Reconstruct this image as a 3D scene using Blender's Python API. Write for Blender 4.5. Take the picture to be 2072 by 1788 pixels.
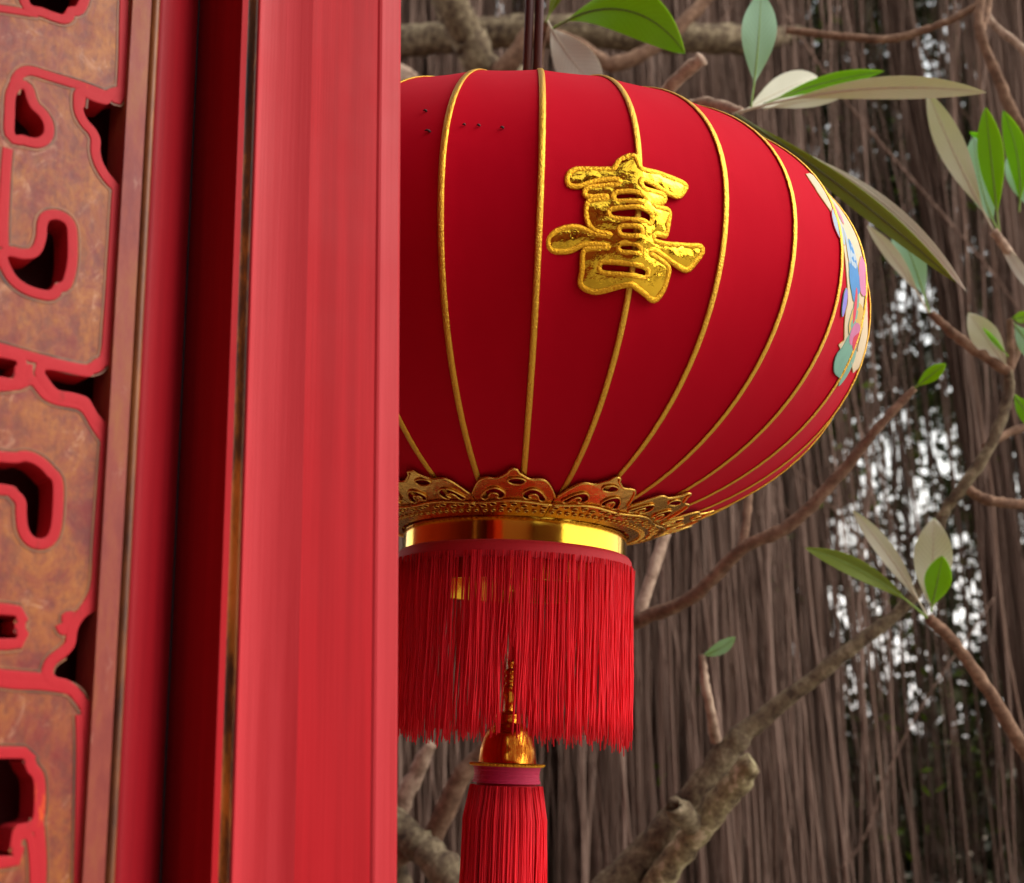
import bpy, math, random
import numpy as np
from mathutils import Vector, Matrix
from mathutils.geometry import delaunay_2d_cdt
random.seed(7); RNG = np.random.default_rng(7)
for o in list(bpy.data.objects): bpy.data.objects.remove(o)
S = bpy.context.scene; COL = S.collection
# ------------------------------------------------------------------ camera
FP = 2600.0; TH = math.radians(13); RHO = .0155; CAM = np.array([0, 0, 1.6])
Fv = np.array([0, math.cos(TH), math.sin(TH)]); R0 = np.array([1., 0, 0]); U0 = np.array([0, -math.sin(TH), math.cos(TH)])
Rv = math.cos(RHO)*R0 - math.sin(RHO)*U0; Uv = math.sin(RHO)*R0 + math.cos(RHO)*U0
cd = bpy.data.cameras.new('camera'); co = bpy.data.objects.new('camera', cd); COL.objects.link(co)
cd.sensor_width = 36; cd.lens = 36*FP/2072; cd.clip_start = .02; cd.clip_end = 2000
M = Matrix.Identity(4)
for i in range(3):
    M[i][0] = Rv[i]; M[i][1] = Uv[i]; M[i][2] = -Fv[i]; M[i][3] = CAM[i]
co.matrix_world = M; S.camera = co
cd.dof.use_dof = True; cd.dof.focus_distance = 1.42; cd.dof.aperture_fstop = 5.6
# ------------------------------------------------------------------ sky, sun, exposure
SUN_EL, SUN_AZ = math.radians(40), math.radians(104)      # azimuth clockwise from +Y
W = bpy.data.worlds.new('World'); S.world = W; W.use_nodes = True
nt = W.node_tree; bg = nt.nodes['Background']
sk = nt.nodes.new('ShaderNodeTexSky'); sk.sky_type = 'NISHITA'; sk.sun_disc = False
sk.sun_elevation = SUN_EL; sk.sun_rotation = SUN_AZ; sk.dust_density = .5; sk.air_density = 3.0; sk.ozone_density = .6
hs = nt.nodes.new('ShaderNodeHueSaturation'); hs.inputs['Saturation'].default_value = .12
nt.links.new(sk.outputs[0], hs.inputs['Color']); nt.links.new(hs.outputs[0], bg.inputs[0]); bg.inputs[1].default_value = .15
sl = bpy.data.lights.new('sun', 'SUN'); sl.energy = 1.5; sl.angle = math.radians(40); sl.color = (1, .95, .88)
so = bpy.data.objects.new('sun', sl); COL.objects.link(so)
sd = Vector((math.sin(SUN_AZ)*math.cos(SUN_EL), math.cos(SUN_AZ)*math.cos(SUN_EL), math.sin(SUN_EL)))
so.rotation_euler = sd.to_track_quat('Z', 'Y').to_euler(); so.location = (3, -3, 8)
S.view_settings.view_transform = 'Standard'; S.view_settings.look = 'None'
S.view_settings.exposure = .98; S.view_settings.gamma = 1; S.view_settings.use_curve_mapping = False
S.render.engine = 'CYCLES'
S.cycles.max_bounces = 8; S.cycles.transparent_max_bounces = 8
# ------------------------------------------------------------------ helpers
def ray(x, y): return Fv*FP + Rv*(x-1036) + Uv*(894-y)
def P(x, y, Y):                                # point on the ray of a photo pixel at world depth Y
    d = ray(x, y); return CAM + d*(Y/d[1])
def proj(p):
    d = np.asarray(p) - CAM; z = d@Fv
    return 1036 + FP*(d@Rv)/z, 894 - FP*(d@Uv)/z
ORG = {}
def link(o, parent=None):
    COL.objects.link(o)
    if parent is not None: o.parent = parent
    return o
def tag(o, label=None, cat=None, group=None, kind=None):
    for k, v in (('label', label), ('category', cat), ('group', group), ('kind', kind)):
        if v: o[k] = v
    return o
def thing(name, loc, label, cat, group=None):
    o = bpy.data.objects.new(name, None); o.empty_display_size = .1; link(o); o.location = loc
    ORG[o] = np.array(loc, float); tag(o, label, cat, group); return o
def mk(name, V, Fc, mat, parent=None, smooth=True, local=False, mats=None, midx=None, uv=None):
    V = np.asarray(V, float)
    if parent is not None and not local: V = V - ORG.get(parent, np.zeros(3))
    me = bpy.data.meshes.new(name); me.from_pydata(V.tolist(), [], [list(map(int, f)) for f in Fc]); me.update()
    for m in (mats or [mat]): me.materials.append(m)
    if midx is not None: me.polygons.foreach_set('material_index', np.asarray(midx, dtype=np.int32))
    if smooth: me.polygons.foreach_set('use_smooth', [True]*len(me.polygons))
    if uv is not None:
        l = me.uv_layers.new(name='UVMap'); idx = np.empty(len(me.loops), dtype=np.int32); me.loops.foreach_get('vertex_index', idx)
        l.data.foreach_set('uv', np.asarray(uv, dtype=np.float32)[idx].ravel())
    o = bpy.data.objects.new(name, me); link(o, parent)
    if parent is not None: ORG[o] = ORG.get(parent, np.zeros(3))
    return o
def join(parts):
    V = []; Fc = []; n = 0
    for v, f in parts:
        V.append(np.asarray(v, float)); Fc += [[i+n for i in q] for q in f]; n += len(v)
    return np.concatenate(V), Fc
def smooth_line(pts, sub=6, closed=False):
    p = np.asarray(pts, float); n = len(p); out = []
    rng_ = range(n) if closed else range(n-1)
    for i in rng_:
        if closed: a, b, c, d = p[(i-1) % n], p[i], p[(i+1) % n], p[(i+2) % n]
        else: a, b, c, d = p[max(i-1, 0)], p[i], p[i+1], p[min(i+2, n-1)]
        for k in range(sub):
            t = k/sub
            out.append(.5*((2*b)+(-a+c)*t+(2*a-5*b+4*c-d)*t*t+(-a+3*b-3*c+d)*t**3))
    if not closed: out.append(p[-1])
    return np.array(out)
def tube(pts, rad, sides=8, closed=False, flat=None, nrm=None, jit=0, cap=True, sq=1):
    """sweep; flat=(a,b) scales side/normal axes when nrm (per-point normals) is given"""
    p = np.asarray(pts, float); n = len(p); rad = np.broadcast_to(np.asarray(rad, float), (n,))
    t = np.gradient(p, axis=0)
    if closed: t = np.roll(p, -1, 0) - np.roll(p, 1, 0)
    t /= np.linalg.norm(t, axis=1)[:, None] + 1e-12
    if nrm is None:
        a = np.array([0, 0, 1.]) if abs(t[0][2]) < .9 else np.array([1., 0, 0])
        N = []
        for i in range(n):
            a = a - t[i]*(a@t[i]); a = a/(np.linalg.norm(a)+1e-12); N.append(a)
        N = np.array(N)
    else:
        N = np.asarray(nrm, float); N = N - t*(N*t).sum(1)[:, None]; N /= np.linalg.norm(N, axis=1)[:, None]+1e-12
    B = np.cross(t, N); fa, fb = flat or (1, 1)
    th = np.arange(sides)*2*math.pi/sides
    ct = np.sign(np.cos(th))*np.abs(np.cos(th))**sq; st_ = np.sign(np.sin(th))*np.abs(np.sin(th))**sq
    r = rad[:, None]
    if jit: r = r*(1+RNG.normal(0, jit, (n, sides)))
    else: r = np.repeat(r, sides, 1)
    V = p[:, None]+B[:, None]*(ct*fa)[None, :, None]*r[:, :, None]+N[:, None]*(st_*fb)[None, :, None]*r[:, :, None]
    V = V.reshape(-1, 3); Fc = []
    for i in range(n if closed else n-1):
        j = (i+1) % n
        for k in range(sides):
            l = (k+1) % sides; Fc.append([i*sides+k, i*sides+l, j*sides+l, j*sides+k])
    if cap and not closed:
        Fc.append(list(range(sides))[::-1]); Fc.append([(n-1)*sides+k for k in range(sides)])
    return V, Fc
def inside(pts, polys):
    pts = np.asarray(pts); c = np.zeros(len(pts), bool)
    for q in polys:
        q = np.asarray(q); a = q; b = np.roll(q, -1, 0)
        for (x1, y1), (x2, y2) in zip(a, b):
            if y1 == y2: continue
            m = ((y1 > pts[:, 1]) != (y2 > pts[:, 1])) & (pts[:, 0] < (x2-x1)*(pts[:, 1]-y1)/(y2-y1)+x1)
            c ^= m
    return c
def fill(polys, step):
    vs = []; es = []
    for q in polys:
        n0 = len(vs); vs += [tuple(map(float, v[:2])) for v in q]; m = len(q)
        es += [(n0+i, n0+(i+1) % m) for i in range(m)]
    A = np.array(vs); lo, hi = A.min(0), A.max(0)
    gx, gy = np.meshgrid(np.arange(lo[0], hi[0], step), np.arange(lo[1], hi[1], step))
    G = np.stack([gx.ravel(), gy.ravel()], -1)+RNG.uniform(-.1, .1, (gx.size, 2))*step
    G = G[inside(G, polys)]
    if len(G):
        d = np.min(np.linalg.norm(G[:, None]-A[None], axis=2), axis=1); G = G[d > .45*step]
    vs = vs+[tuple(g) for g in G.tolist()]
    r = delaunay_2d_cdt([Vector(v) for v in vs], es, [], 0, 1e-9)
    V2 = np.array([v[:] for v in r[0]]); T = [list(f) for f in r[2]]
    cen = np.array([V2[f].mean(0) for f in T]); ok = inside(cen, polys)
    T = [f for f, k in zip(T, ok) if k]
    T = [f if np.cross(V2[f[1]]-V2[f[0]], V2[f[2]]-V2[f[0]]) > 0 else f[::-1] for f in T]
    return V2, T
# ------------------------------------------------------------------ materials
def lin(c): return tuple((x/255/12.92 if x/255 <= .04045 else ((x/255+.055)/1.055)**2.4) for x in c)+(1,)
class Mat:
    def __init__(s, name, col=(200, 200, 200), rough=.6, metal=0, **kw):
        s.m = bpy.data.materials.new(name); s.m.use_nodes = True; s.nt = s.m.node_tree
        s.b = s.nt.nodes['Principled BSDF']; s.b.inputs['Base Color'].default_value = lin(col)
        s.b.inputs['Roughness'].default_value = rough; s.b.inputs['Metallic'].default_value = metal
        for k, v in kw.items(): s.b.inputs[k].default_value = v
        s.tc = s.nt.nodes.new('ShaderNodeTexCoord')
    def n(s, t, **kw):
        x = s.nt.nodes.new(t)
        for k, v in kw.items(): setattr(x, k, v)
        return x
    def l(s, a, b): s.nt.links.new(a, b)
    def map(s, scale, out='Object'):
        m = s.n('ShaderNodeMapping'); m.inputs['Scale'].default_value = scale; s.l(s.tc.outputs[out], m.inputs[0]); return m.outputs[0]
    def noise(s, scale, st=(1, 1, 1), detail=5, rough=.6, dist=0):
        x = s.n('ShaderNodeTexNoise'); x.inputs['Scale'].default_value = scale; x.inputs['Detail'].default_value = detail
        x.inputs['Roughness'].default_value = rough; x.inputs['Distortion'].default_value = dist; s.l(s.map(st), x.inputs['Vector']); return x.outputs[0]
    def ramp(s, f, stops):
        r = s.n('ShaderNodeValToRGB'); e = r.color_ramp.elements
        while len(e) < len(stops): e.new(.5)
        for q, (p, c) in zip(e, stops): q.position = p; q.color = lin(c) if len(c) == 3 else c
        s.l(f, r.inputs[0]); return r.outputs[0]
    def mix(s, fac, a, b, mode='MIX'):
        x = s.n('ShaderNodeMix', data_type='RGBA', blend_type=mode)
        for v, k in ((fac, 0), (a, 6), (b, 7)):
            if isinstance(v, (int, float)): x.inputs[k].default_value = v
            elif isinstance(v, tuple): x.inputs[k].default_value = lin(v)
            else: s.l(v, x.inputs[k])
        return x.outputs[2]
    def col(s, c): s.l(c, s.b.inputs['Base Color'])
    def rgh(s, f, lo, hi):
        r = s.n('ShaderNodeMapRange'); r.inputs[3].default_value = lo; r.inputs[4].default_value = hi; s.l(f, r.inputs[0]); s.l(r.outputs[0], s.b.inputs['Roughness'])
    def bump(s, f, strength, dist):
        b = s.n('ShaderNodeBump'); b.inputs['Strength'].default_value = strength; b.inputs['Distance'].default_value = dist
        s.l(f, b.inputs['Height']); s.l(b.outputs[0], s.b.inputs['Normal'])
    def translucent(s, fac, colr):
        t = s.n('ShaderNodeBsdfTranslucent'); mx = s.n('ShaderNodeMixShader'); mx.inputs[0].default_value = fac
        if isinstance(colr, tuple): t.inputs[0].default_value = lin(colr)
        else: s.l(colr, t.inputs[0])
        s.l(s.b.outputs[0], mx.inputs[1]); s.l(t.outputs[0], mx.inputs[2])
        s.l(mx.outputs[0], s.nt.nodes['Material Output'].inputs[0])
def red_paint(name, a, b, rough=.42, spec=.14):
    m = Mat(name, a, rough); m.b.inputs['Specular IOR Level'].default_value = spec; nz = m.noise(6, (9, 9, .25), 6, .65); n2 = m.noise(14, (1, 1, 1), 4)
    c = m.mix(m.ramp(nz, [(.38, (0, 0, 0)), (.62, (255, 255, 255))]), a, b)
    c = m.mix(m.ramp(n2, [(.68, (0, 0, 0)), (.84, (70, 70, 70))]), c, (206, 96, 100)); m.col(c)
    st2 = m.noise(90, (3, 3, .03), 5, .7); c = m.mix(m.ramp(st2, [(.52, (0, 0, 0)), (.72, (90, 90, 90))]), c, tuple(int(x*.78) for x in b))
    ch = m.noise(55, (1, 1, .7), 6, .75); c = m.mix(m.ramp(ch, [(.735, (0, 0, 0)), (.76, (200, 200, 200))]), c, (96, 26, 26)); m.col(c)
    m.rgh(n2, rough-.06, rough+.16); m.bump(st2, .18, .0015); return m.m
M_POST = red_paint('red_lacquer_post', (178, 46, 52), (164, 34, 40))
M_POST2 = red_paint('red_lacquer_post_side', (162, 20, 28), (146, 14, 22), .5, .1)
M_MOULD = red_paint('red_lacquer_moulding_shaded', (142, 18, 28), (128, 14, 24), .5)  # darker red puts the shade on the round moulding into its colour
def edge_paint(name, thr):
    m = Mat(name, (176, 36, 42), .5); m.b.inputs['Specular IOR Level'].default_value = .14; a = m.noise(9, detail=6); b = m.noise(70, (1, 1, .5), 7, .75); d = m.noise(30, (1, 1, .35), 6, .7)
    c = m.mix(a, (184, 40, 48), (158, 26, 34)); c = m.mix(m.ramp(b, [(.60, (0, 0, 0)), (.70, (200, 200, 200))]), c, (112, 40, 32)); c = m.mix(m.ramp(d, [(thr, (0, 0, 0)), (thr+.07, (220, 220, 220))]), c, (222, 98, 34)); m.col(c); m.bump(b, .4, .001); return m.m
M_EDGE = edge_paint('red_carving_edge', .68)
M_EDGEG = edge_paint('red_edge_gilt_specks', .63)
m = Mat('worn_gilding', (150, 95, 50), .5); m.b.inputs['Specular IOR Level'].default_value = .3
n1 = m.noise(26, (1, 1, .8), 10, .78, .6); n2 = m.noise(120, (1, 1, .6), 6, .75); n3 = m.noise(48, (1, 1, .8), 8, .75, .8); n4 = m.noise(7, (1, 1, 1), 4)
c = m.ramp(n1, [(.36, (116, 34, 30)), (.45, (130, 58, 38)), (.54, (146, 80, 36)), (.66, (166, 100, 40))])
c = m.mix(m.ramp(n4, [(.5, (0, 0, 0)), (.66, (170, 170, 170))]), c, (124, 42, 38))
n5 = m.noise(150, (1, 1, .08), 4, .7); c = m.mix(m.ramp(n5, [(.6, (0, 0, 0)), (.7, (120, 120, 120))]), c, (92, 36, 28))
c = m.mix(m.ramp(n2, [(.40, (190, 190, 190)), (.52, (0, 0, 0))]), c, (96, 46, 40))
c = m.mix(m.ramp(n3, [(.58, (0, 0, 0)), (.68, (190, 190, 190))]), c, (192, 142, 108)); m.col(c)
m.rgh(n3, .66, .25); m.bump(n2, .35, .0015); M_GILT = m.m
m = Mat('worn_gilt_strip', (150, 80, 70), .45); m.b.inputs['Specular IOR Level'].default_value = .2; n1 = m.noise(12, (1, 1, .3), 9, .75); n3 = m.noise(60, (1, 1, .4), 7, .75)
c = m.ramp(n1, [(.36, (112, 40, 42)), (.5, (136, 62, 50)), (.64, (146, 86, 46))])
c = m.mix(m.ramp(n3, [(.60, (0, 0, 0)), (.72, (190, 190, 190))]), c, (188, 142, 122)); m.col(c); m.rgh(n3, .6, .25); m.bump(n3, .3, .0015); M_STRIP = m.m
m = Mat('brown_gilt_bead', (140, 84, 40), .5); n1 = m.noise(16, (1, 1, .25), 7, .75)
m.col(m.ramp(n1, [(.38, (34, 16, 8)), (.48, (90, 46, 18)), (.56, (170, 98, 30)), (.7, (196, 112, 66))])); m.bump(n1, .3, .002); M_BEAD = m.m
m = Mat('brown_gilt_line', (140, 84, 40), .5); n1 = m.noise(16, (1, 1, .25), 7, .75); m.col(m.ramp(n1, [(.36, (70, 36, 20)), (.5, (120, 66, 30)), (.66, (158, 96, 46))])); M_BEADL = m.m
m = Mat('dark_red_board', (96, 14, 20), .6); m.col(m.mix(m.noise(6, (8, 8, .3)), (104, 12, 20), (84, 8, 14))); M_DARKRED = m.m
M_SLOT = Mat('dark_gap_in_joint', (34, 26, 30), .9).m  # near-black colour painted for the dark gap between leaf and post
def wood(name, a, b):
    m = Mat(name, a, .7); z = m.noise(5, (10, 10, .6), 6); m.col(m.mix(z, a, b)); m.bump(z, .2, .003); return m.m
M_WALL = red_paint('red_board_wall', (150, 40, 42), (128, 30, 34), .6)
m = Mat('lantern_red_cloth', (190, 0, 26), .8, 0); b_ = m.b
b_.inputs['Sheen Weight'].default_value = .16; b_.inputs['Sheen Roughness'].default_value = .4; b_.inputs['Sheen Tint'].default_value = (1, .22, .28, 1)
b_.inputs['Specular IOR Level'].default_value = .06
n1 = m.noise(5, detail=4); n2 = m.noise(900, detail=2)
du = m.noise(420, detail=3); m.col(m.mix(m.ramp(du, [(.66, (0, 0, 0)), (.78, (90, 90, 90))]), m.mix(n1, (172, 0, 24), (188, 0, 31)), (190, 60, 62))); h_ = m.n('ShaderNodeMath', operation='MULTIPLY_ADD'); h_.inputs[1].default_value = .06; m.l(n2, h_.inputs[0]); m.l(m.noise(9, (1, 1, .5), 3), h_.inputs[2]); 
sx = m.n('ShaderNodeSeparateXYZ'); m.l(m.tc.outputs['UV'], sx.inputs[0]); ab = m.n('ShaderNodeMath', operation='ABSOLUTE'); m.l(sx.outputs[0], ab.inputs[0])
pw_ = m.n('ShaderNodeMath', operation='POWER'); pw_.inputs[1].default_value = 5; m.l(ab.outputs[0], pw_.inputs[0])
mp = m.n('ShaderNodeMapping'); mp.inputs['Scale'].default_value = (.8, 70, 1); m.l(m.tc.outputs['UV'], mp.inputs[0]); nz = m.n('ShaderNodeTexNoise'); nz.inputs['Scale'].default_value = 1; nz.inputs['Detail'].default_value = 4; m.l(mp.outputs[0], nz.inputs['Vector'])
pk = m.n('ShaderNodeMath', operation='MULTIPLY'); m.l(pw_.outputs[0], pk.inputs[0]); m.l(nz.outputs[0], pk.inputs[1])
h2 = m.n('ShaderNodeMath', operation='MULTIPLY_ADD'); h2.inputs[1].default_value = .45; m.l(pk.outputs[0], h2.inputs[0]); m.l(h_.outputs[0], h2.inputs[2])
m.bump(h2.outputs[0], .5, .006); m.translucent(.10, (200, 6, 20)); M_CLOTH = m.m
def gold(name, c, rough, nsc, bs, bd=.001, c2=None):
    m = Mat(name, c, rough, 1); z = m.noise(nsc, detail=4); m.col(m.mix(z, c, c2 or tuple(int(x*.86) for x in c))); m.bump(z, bs, bd); m.rgh(z, rough*.7, rough*1.35); return m.m
M_RIB = gold('gold_rib_braid', (240, 184, 66), .34, 420, 1, .0016)
M_FOIL = gold('gold_foil_emblem', (252, 200, 56), .12, 70, .45, .004)
M_THREAD = gold('gold_thread_border', (244, 182, 48), .4, 420, 1, .0018)
M_COLLAR = gold('gold_collar_sheet', (236, 178, 84), .26, 60, .35, .003)
M_COLLAR_RIM = gold('gold_collar_rim', (246, 196, 92), .28, 300, .3, .001)
M_RING = gold('polished_gold_ring', (246, 190, 58), .13, 18, .08, .004)
M_BELL = gold('polished_gold_bell', (240, 160, 50), .14, 30, .1, .003)
def thread(name, c, c2, t):
    m = Mat(name, c, .7); m.b.inputs['Sheen Weight'].default_value = .3; m.b.inputs['Sheen Tint'].default_value = (1, .3, .3, 1)
    z = m.noise(260, (1, 1, .02), 3); m.col(m.mix(z, c, c2)); m.translucent(t, c); return m.m
M_FRINGE = thread('red_fringe_thread', (252, 14, 46), (232, 6, 34), .42)
M_BRAID = thread('red_fringe_braid', (206, 8, 34), (186, 4, 28), .08)
M_WRAP = thread('pink_thread_wrap', (206, 22, 84), (180, 16, 66), .05)
m = Mat('brown_cord', (58, 26, 26), .5); z = m.noise(30, (1, 1, .1), 4); m.col(m.mix(z, (48, 20, 20), (92, 56, 54))); M_CORD = m.m
def flat(name, c): 
    m = Mat(name, c, .7); z = m.noise(120, (1, 1, .4), 4); m.col(m.mix(z, c, tuple(int(.86*x) for x in c))); m.bump(z, .3, .001); return m.m
def bark(name, stops, sc, st, bs=.6, bd=.006, rand=True):
    m = Mat(name, stops[0][1], .9); m.b.inputs['Specular IOR Level'].default_value = .2
    z = m.noise(sc, st, 8, .68); c = m.ramp(z, stops)
    if rand:
        oi = m.n('ShaderNodeObjectInfo'); c = m.mix(.6, c, m.ramp(oi.outputs['Random'], [(0, (120, 112, 108)), (1, (255, 246, 236))]), 'MULTIPLY')
    m.col(c); m.bump(z, bs, bd); return m.m
M_ROOT = bark('aerial_root_bark', [(.32, (84, 64, 54)), (.46, (124, 98, 86)), (.58, (148, 122, 108)), (.7, (178, 152, 138))], 9, (6, 6, .22), 1, .02)
M_ROOTF = bark('aerial_root_bark_far', [(.32, (78, 60, 51)), (.5, (122, 98, 86)), (.68, (164, 138, 124))], 5, (5, 5, .12), rand=False)
M_BARK = bark('smooth_brown_bark', [(.34, (84, 60, 46)), (.52, (116, 88, 70)), (.7, (150, 120, 98))], 40, (1, 1, 1), .6, .003, False)
M_MOSS = bark('mossy_bark', [(.34, (56, 44, 34)), (.46, (92, 76, 60)), (.55, (112, 98, 76)), (.68, (146, 130, 106))], 34, (1, 1, 1), .9, .006, False)
M_PALEMOSS = bark('pale_lichen_bark', [(.34, (72, 58, 42)), (.45, (116, 100, 76)), (.54, (140, 128, 94)), (.64, (184, 166, 138))], 34, (1, 1, 1), .9, .006, False)
M_PALEBARK = bark('pale_pink_bark', [(.34, (112, 88, 72)), (.5, (156, 130, 112)), (.66, (188, 164, 142))], 44, (1, 1, 1), .4, .003, False)
def leafmat(name, a, b, trans, tc, rough=.4, vein=None):
    m = Mat(name, a, rough); sx = m.n('ShaderNodeSeparateXYZ'); m.l(m.tc.outputs['UV'], sx.inputs[0])
    ab = m.n('ShaderNodeMath', operation='ABSOLUTE'); m.l(sx.outputs[1], ab.inputs[0])
    q = m.n('ShaderNodeMath', operation='MULTIPLY_ADD'); q.inputs[1].default_value = -.22; m.l(ab.outputs[0], q.inputs[0]); m.l(sx.outputs[0], q.inputs[2])
    w = m.n('ShaderNodeMath', operation='MULTIPLY'); w.inputs[1].default_value = 2*math.pi*17; m.l(q.outputs[0], w.inputs[0])
    s_ = m.n('ShaderNodeMath', operation='SINE'); m.l(w.outputs[0], s_.inputs[0])
    vr = m.n('ShaderNodeMapRange'); vr.inputs[1].default_value = .8; vr.inputs[2].default_value = 1; m.l(s_.outputs[0], vr.inputs[0])
    z = m.noise(18, detail=5); c = m.mix(z, a, b); sp_ = m.noise(60, detail=4); c = m.mix(m.ramp(sp_, [(.70, (0, 0, 0)), (.76, (150, 150, 150))]), c, (110, 96, 52))
    vv = m.n('ShaderNodeMath', operation='MULTIPLY'); vv.inputs[1].default_value = .35; m.l(vr.outputs[0], vv.inputs[0])
    c = m.mix(vv.outputs[0], c, vein or tuple(min(255, int(x*1.15+10)) for x in a)); m.col(c); m.translucent(trans, tc); return m.m
M_LTOP = leafmat('leaf_upper_green', (134, 200, 30), (114, 180, 22), .6, (175, 235, 12))
M_LOLIVE = leafmat('leaf_upper_olive', (118, 132, 34), (98, 116, 26), .42, (160, 180, 30), .5)
M_LUND = leafmat('leaf_pale_underside', (214, 210, 196), (196, 192, 172), .16, (214, 214, 170), .65)
M_LSAGE = leafmat('leaf_sage_underside', (164, 198, 174), (150, 186, 160), .3, (176, 214, 160), .55)
M_RIBG = flat('leaf_midrib_green', (132, 160, 70)); M_RIBD = flat('leaf_midrib_dark', (92, 104, 44)); M_RIBP = flat('leaf_midrib_pale', (204, 194, 168))
m = Mat('far_leaf', (60, 80, 36), .5); oi = m.n('ShaderNodeTexWhiteNoise') if False else None
z = m.noise(1.3, detail=6); m.col(m.ramp(z, [(.3, (48, 46, 30)), (.5, (70, 70, 42)), (.7, (92, 98, 54))])); m.translucent(.12, (90, 120, 30)); M_FAR = m.m
m = Mat('packed_earth', (96, 80, 62), .95); z = m.noise(3, detail=10); m.col(m.ramp(z, [(.3, (72, 60, 46)), (.6, (112, 96, 76))])); m.bump(z, .5, .03); M_EARTH = m.m
m = Mat('grey_paving', (150, 144, 134), .85); z = m.noise(4, detail=9); m.col(m.ramp(z, [(.3, (112, 106, 98)), (.65, (146, 138, 128))])); m.bump(z, .3, .006); M_PAVE = m.m
m = Mat('pale_bounce_stone', (190, 182, 168), .85); z = m.noise(3, detail=9); m.col(m.ramp(z, [(.3, (148, 140, 126)), (.65, (184, 176, 162))])); m.bump(z, .3, .006); M_BOUNCE = m.m
M_TILE = bark('grey_roof_tile', [(.3, (70, 68, 66)), (.7, (104, 102, 98))], 6, (1, 1, 1), .3, .004, False)
# ------------------------------------------------------------------ ground
g = mk('ground', [(-300, -300, 0), (300, -300, 0), (300, 300, 0), (-300, 300, 0)], [[0, 1, 2, 3]], M_EARTH, smooth=False); tag(g, 'bare packed earth under the trees', kind='structure')
# ------------------------------------------------------------------ building plan: u along the facade, n towards the viewer
ANG = math.radians(50); u2 = np.array([math.sin(ANG), math.cos(ANG)]); n2v = np.array([math.cos(ANG), -math.sin(ANG)])
p0 = 1.0*np.array([-.339, .941])
def TW(t, w): return p0 + u2*t + n2v*w
def t_at(x, w, y=894):
    d = ray(x, y)[:2]; A = np.array([[u2[0], -d[0]], [u2[1], -d[1]]]); b = -(p0+n2v*w)
    return float(np.linalg.solve(A, b)[0])
def onplane(x, y, w=0):
    d = ray(x, y); c = n2v@p0 + w; s = c/(n2v@d[:2]); q = CAM + d*s
    return float((q[:2]-p0-n2v*w)@u2), float(q[2])
def W3(t, w, z): x, y = TW(t, w); return (x, y, z)
def extr(name, prof, z0, z1, mat, parent, smooth=False):
    n = len(prof); zs = [z0, z1] if z1-z0 < .3 else list(np.linspace(z0, z1, 8)); V = [W3(t, w, z) for z in zs for t, w in prof]
    Fc = [[k*n+i, k*n+(i+1) % n, (k+1)*n+(i+1) % n, (k+1)*n+i] for k in range(len(zs)-1) for i in range(n)]
    Fc += [list(range(n))[::-1], [(len(zs)-1)*n+i for i in range(n)]]
    a = sum(prof[i][0]*prof[(i+1) % n][1]-prof[(i+1) % n][0]*prof[i][1] for i in range(n))
    if a > 0: Fc = [f[::-1] for f in Fc]
    return mk(name, V, Fc, mat, parent, smooth)
def rect(name, t0, t1, w0, w1, z0, z1, mat, parent): return extr(name, [(t0, w0), (t1, w0), (t1, w1), (t0, w1)], z0, z1, mat, parent)
pavebase = mk('pavement', [W3(-4, -.35, .06), W3(.62, -.35, .06), W3(.62, 3.2, .06), W3(-4, 3.2, .06), W3(-4, -.35, -.02), W3(.62, -.35, -.02), W3(.62, 3.2, -.02), W3(-4, 3.2, -.02)],
   [[0, 1, 2, 3], [0, 4, 5, 1], [1, 5, 6, 2], [2, 6, 7, 3], [3, 7, 4, 0]], M_PAVE, smooth=False); tag(pavebase, 'raised stone terrace in front of the carved doors', kind='structure')
bounce_obj = mk('bounce_floor', [(-9, -12, .004), (9, -12, .004), (9, 3.4, .004), (-9, 3.4, .004)], [[0, 1, 2, 3]], M_BOUNCE, smooth=False); tag(bounce_obj, 'unseen pale courtyard in front of the building', kind='structure')  # unseen pale floor added to reflect light up under the lantern
ZT = 3.05; ZB = .07
# --- carved door leaf
ax_t = onplane(-85, 894)[0]; ts0 = t_at(221, .006); ts1 = t_at(258, .006)
leaf_door = thing('carved_door_leaf', (*TW(ax_t, -.03), ZB), 'openwork carved door leaf with worn gilding and red edges beside the red post', 'door')
za = onplane(100, -70)[1]; zb = onplane(100, 1870)[1]
def zpx(z1): return [( *onplane(x*.502, y*.502),) for x, y in z1]
def zp2(z2): return [( *onplane(x*.5028, 888.7+y*.5028),) for x, y in z2]
H = []
H.append(([onplane(*q) for q in [(61, 10), (85, 17), (111, 27), (128, 30), (138, 15), (153, 13), (163, -12), (160, -40), (70, -40), (58, -15)]], 0))
H.append(([onplane(*q) for q in [(39, 183), (48, 183), (53, 200), (62, 219), (79, 236), (88, 253), (87, 271), (75, 280), (60, 279), (43, 274), (29, 272), (29, 234), (31, 198)]], 0))
H.append(([onplane(*q) for q in [(167, 200), (170, 197), (192, 207), (217, 212), (230, 199), (256, 198), (256, 245), (250, 320), (245, 373), (226, 360), (209, 334), (202, 309), (202, 283), (192, 262), (177, 245), (168, 226)]], 0))
H.append((zpx([(200, 890), (235, 888), (265, 910), (272, 960), (270, 1060), (250, 1135), (225, 1140), (200, 1172), (150, 1165), (100, 1145), (60, 1110), (30, 1050), (40, 1035), (90, 1045), (140, 1040), (170, 1010), (185, 960), (188, 915)]), 0))
H.append((zpx([(-40, 1445), (40, 1450), (58, 1480), (52, 1515), (30, 1525), (-40, 1525)]), 1))
H.append((zpx([(178, 1495), (250, 1500), (350, 1520), (385, 1500), (415, 1480), (446, 1485), (444, 1600), (439, 1705), (400, 1680), (375, 1640), (350, 1605), (290, 1585), (235, 1575), (205, 1545)]), 0))
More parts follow.
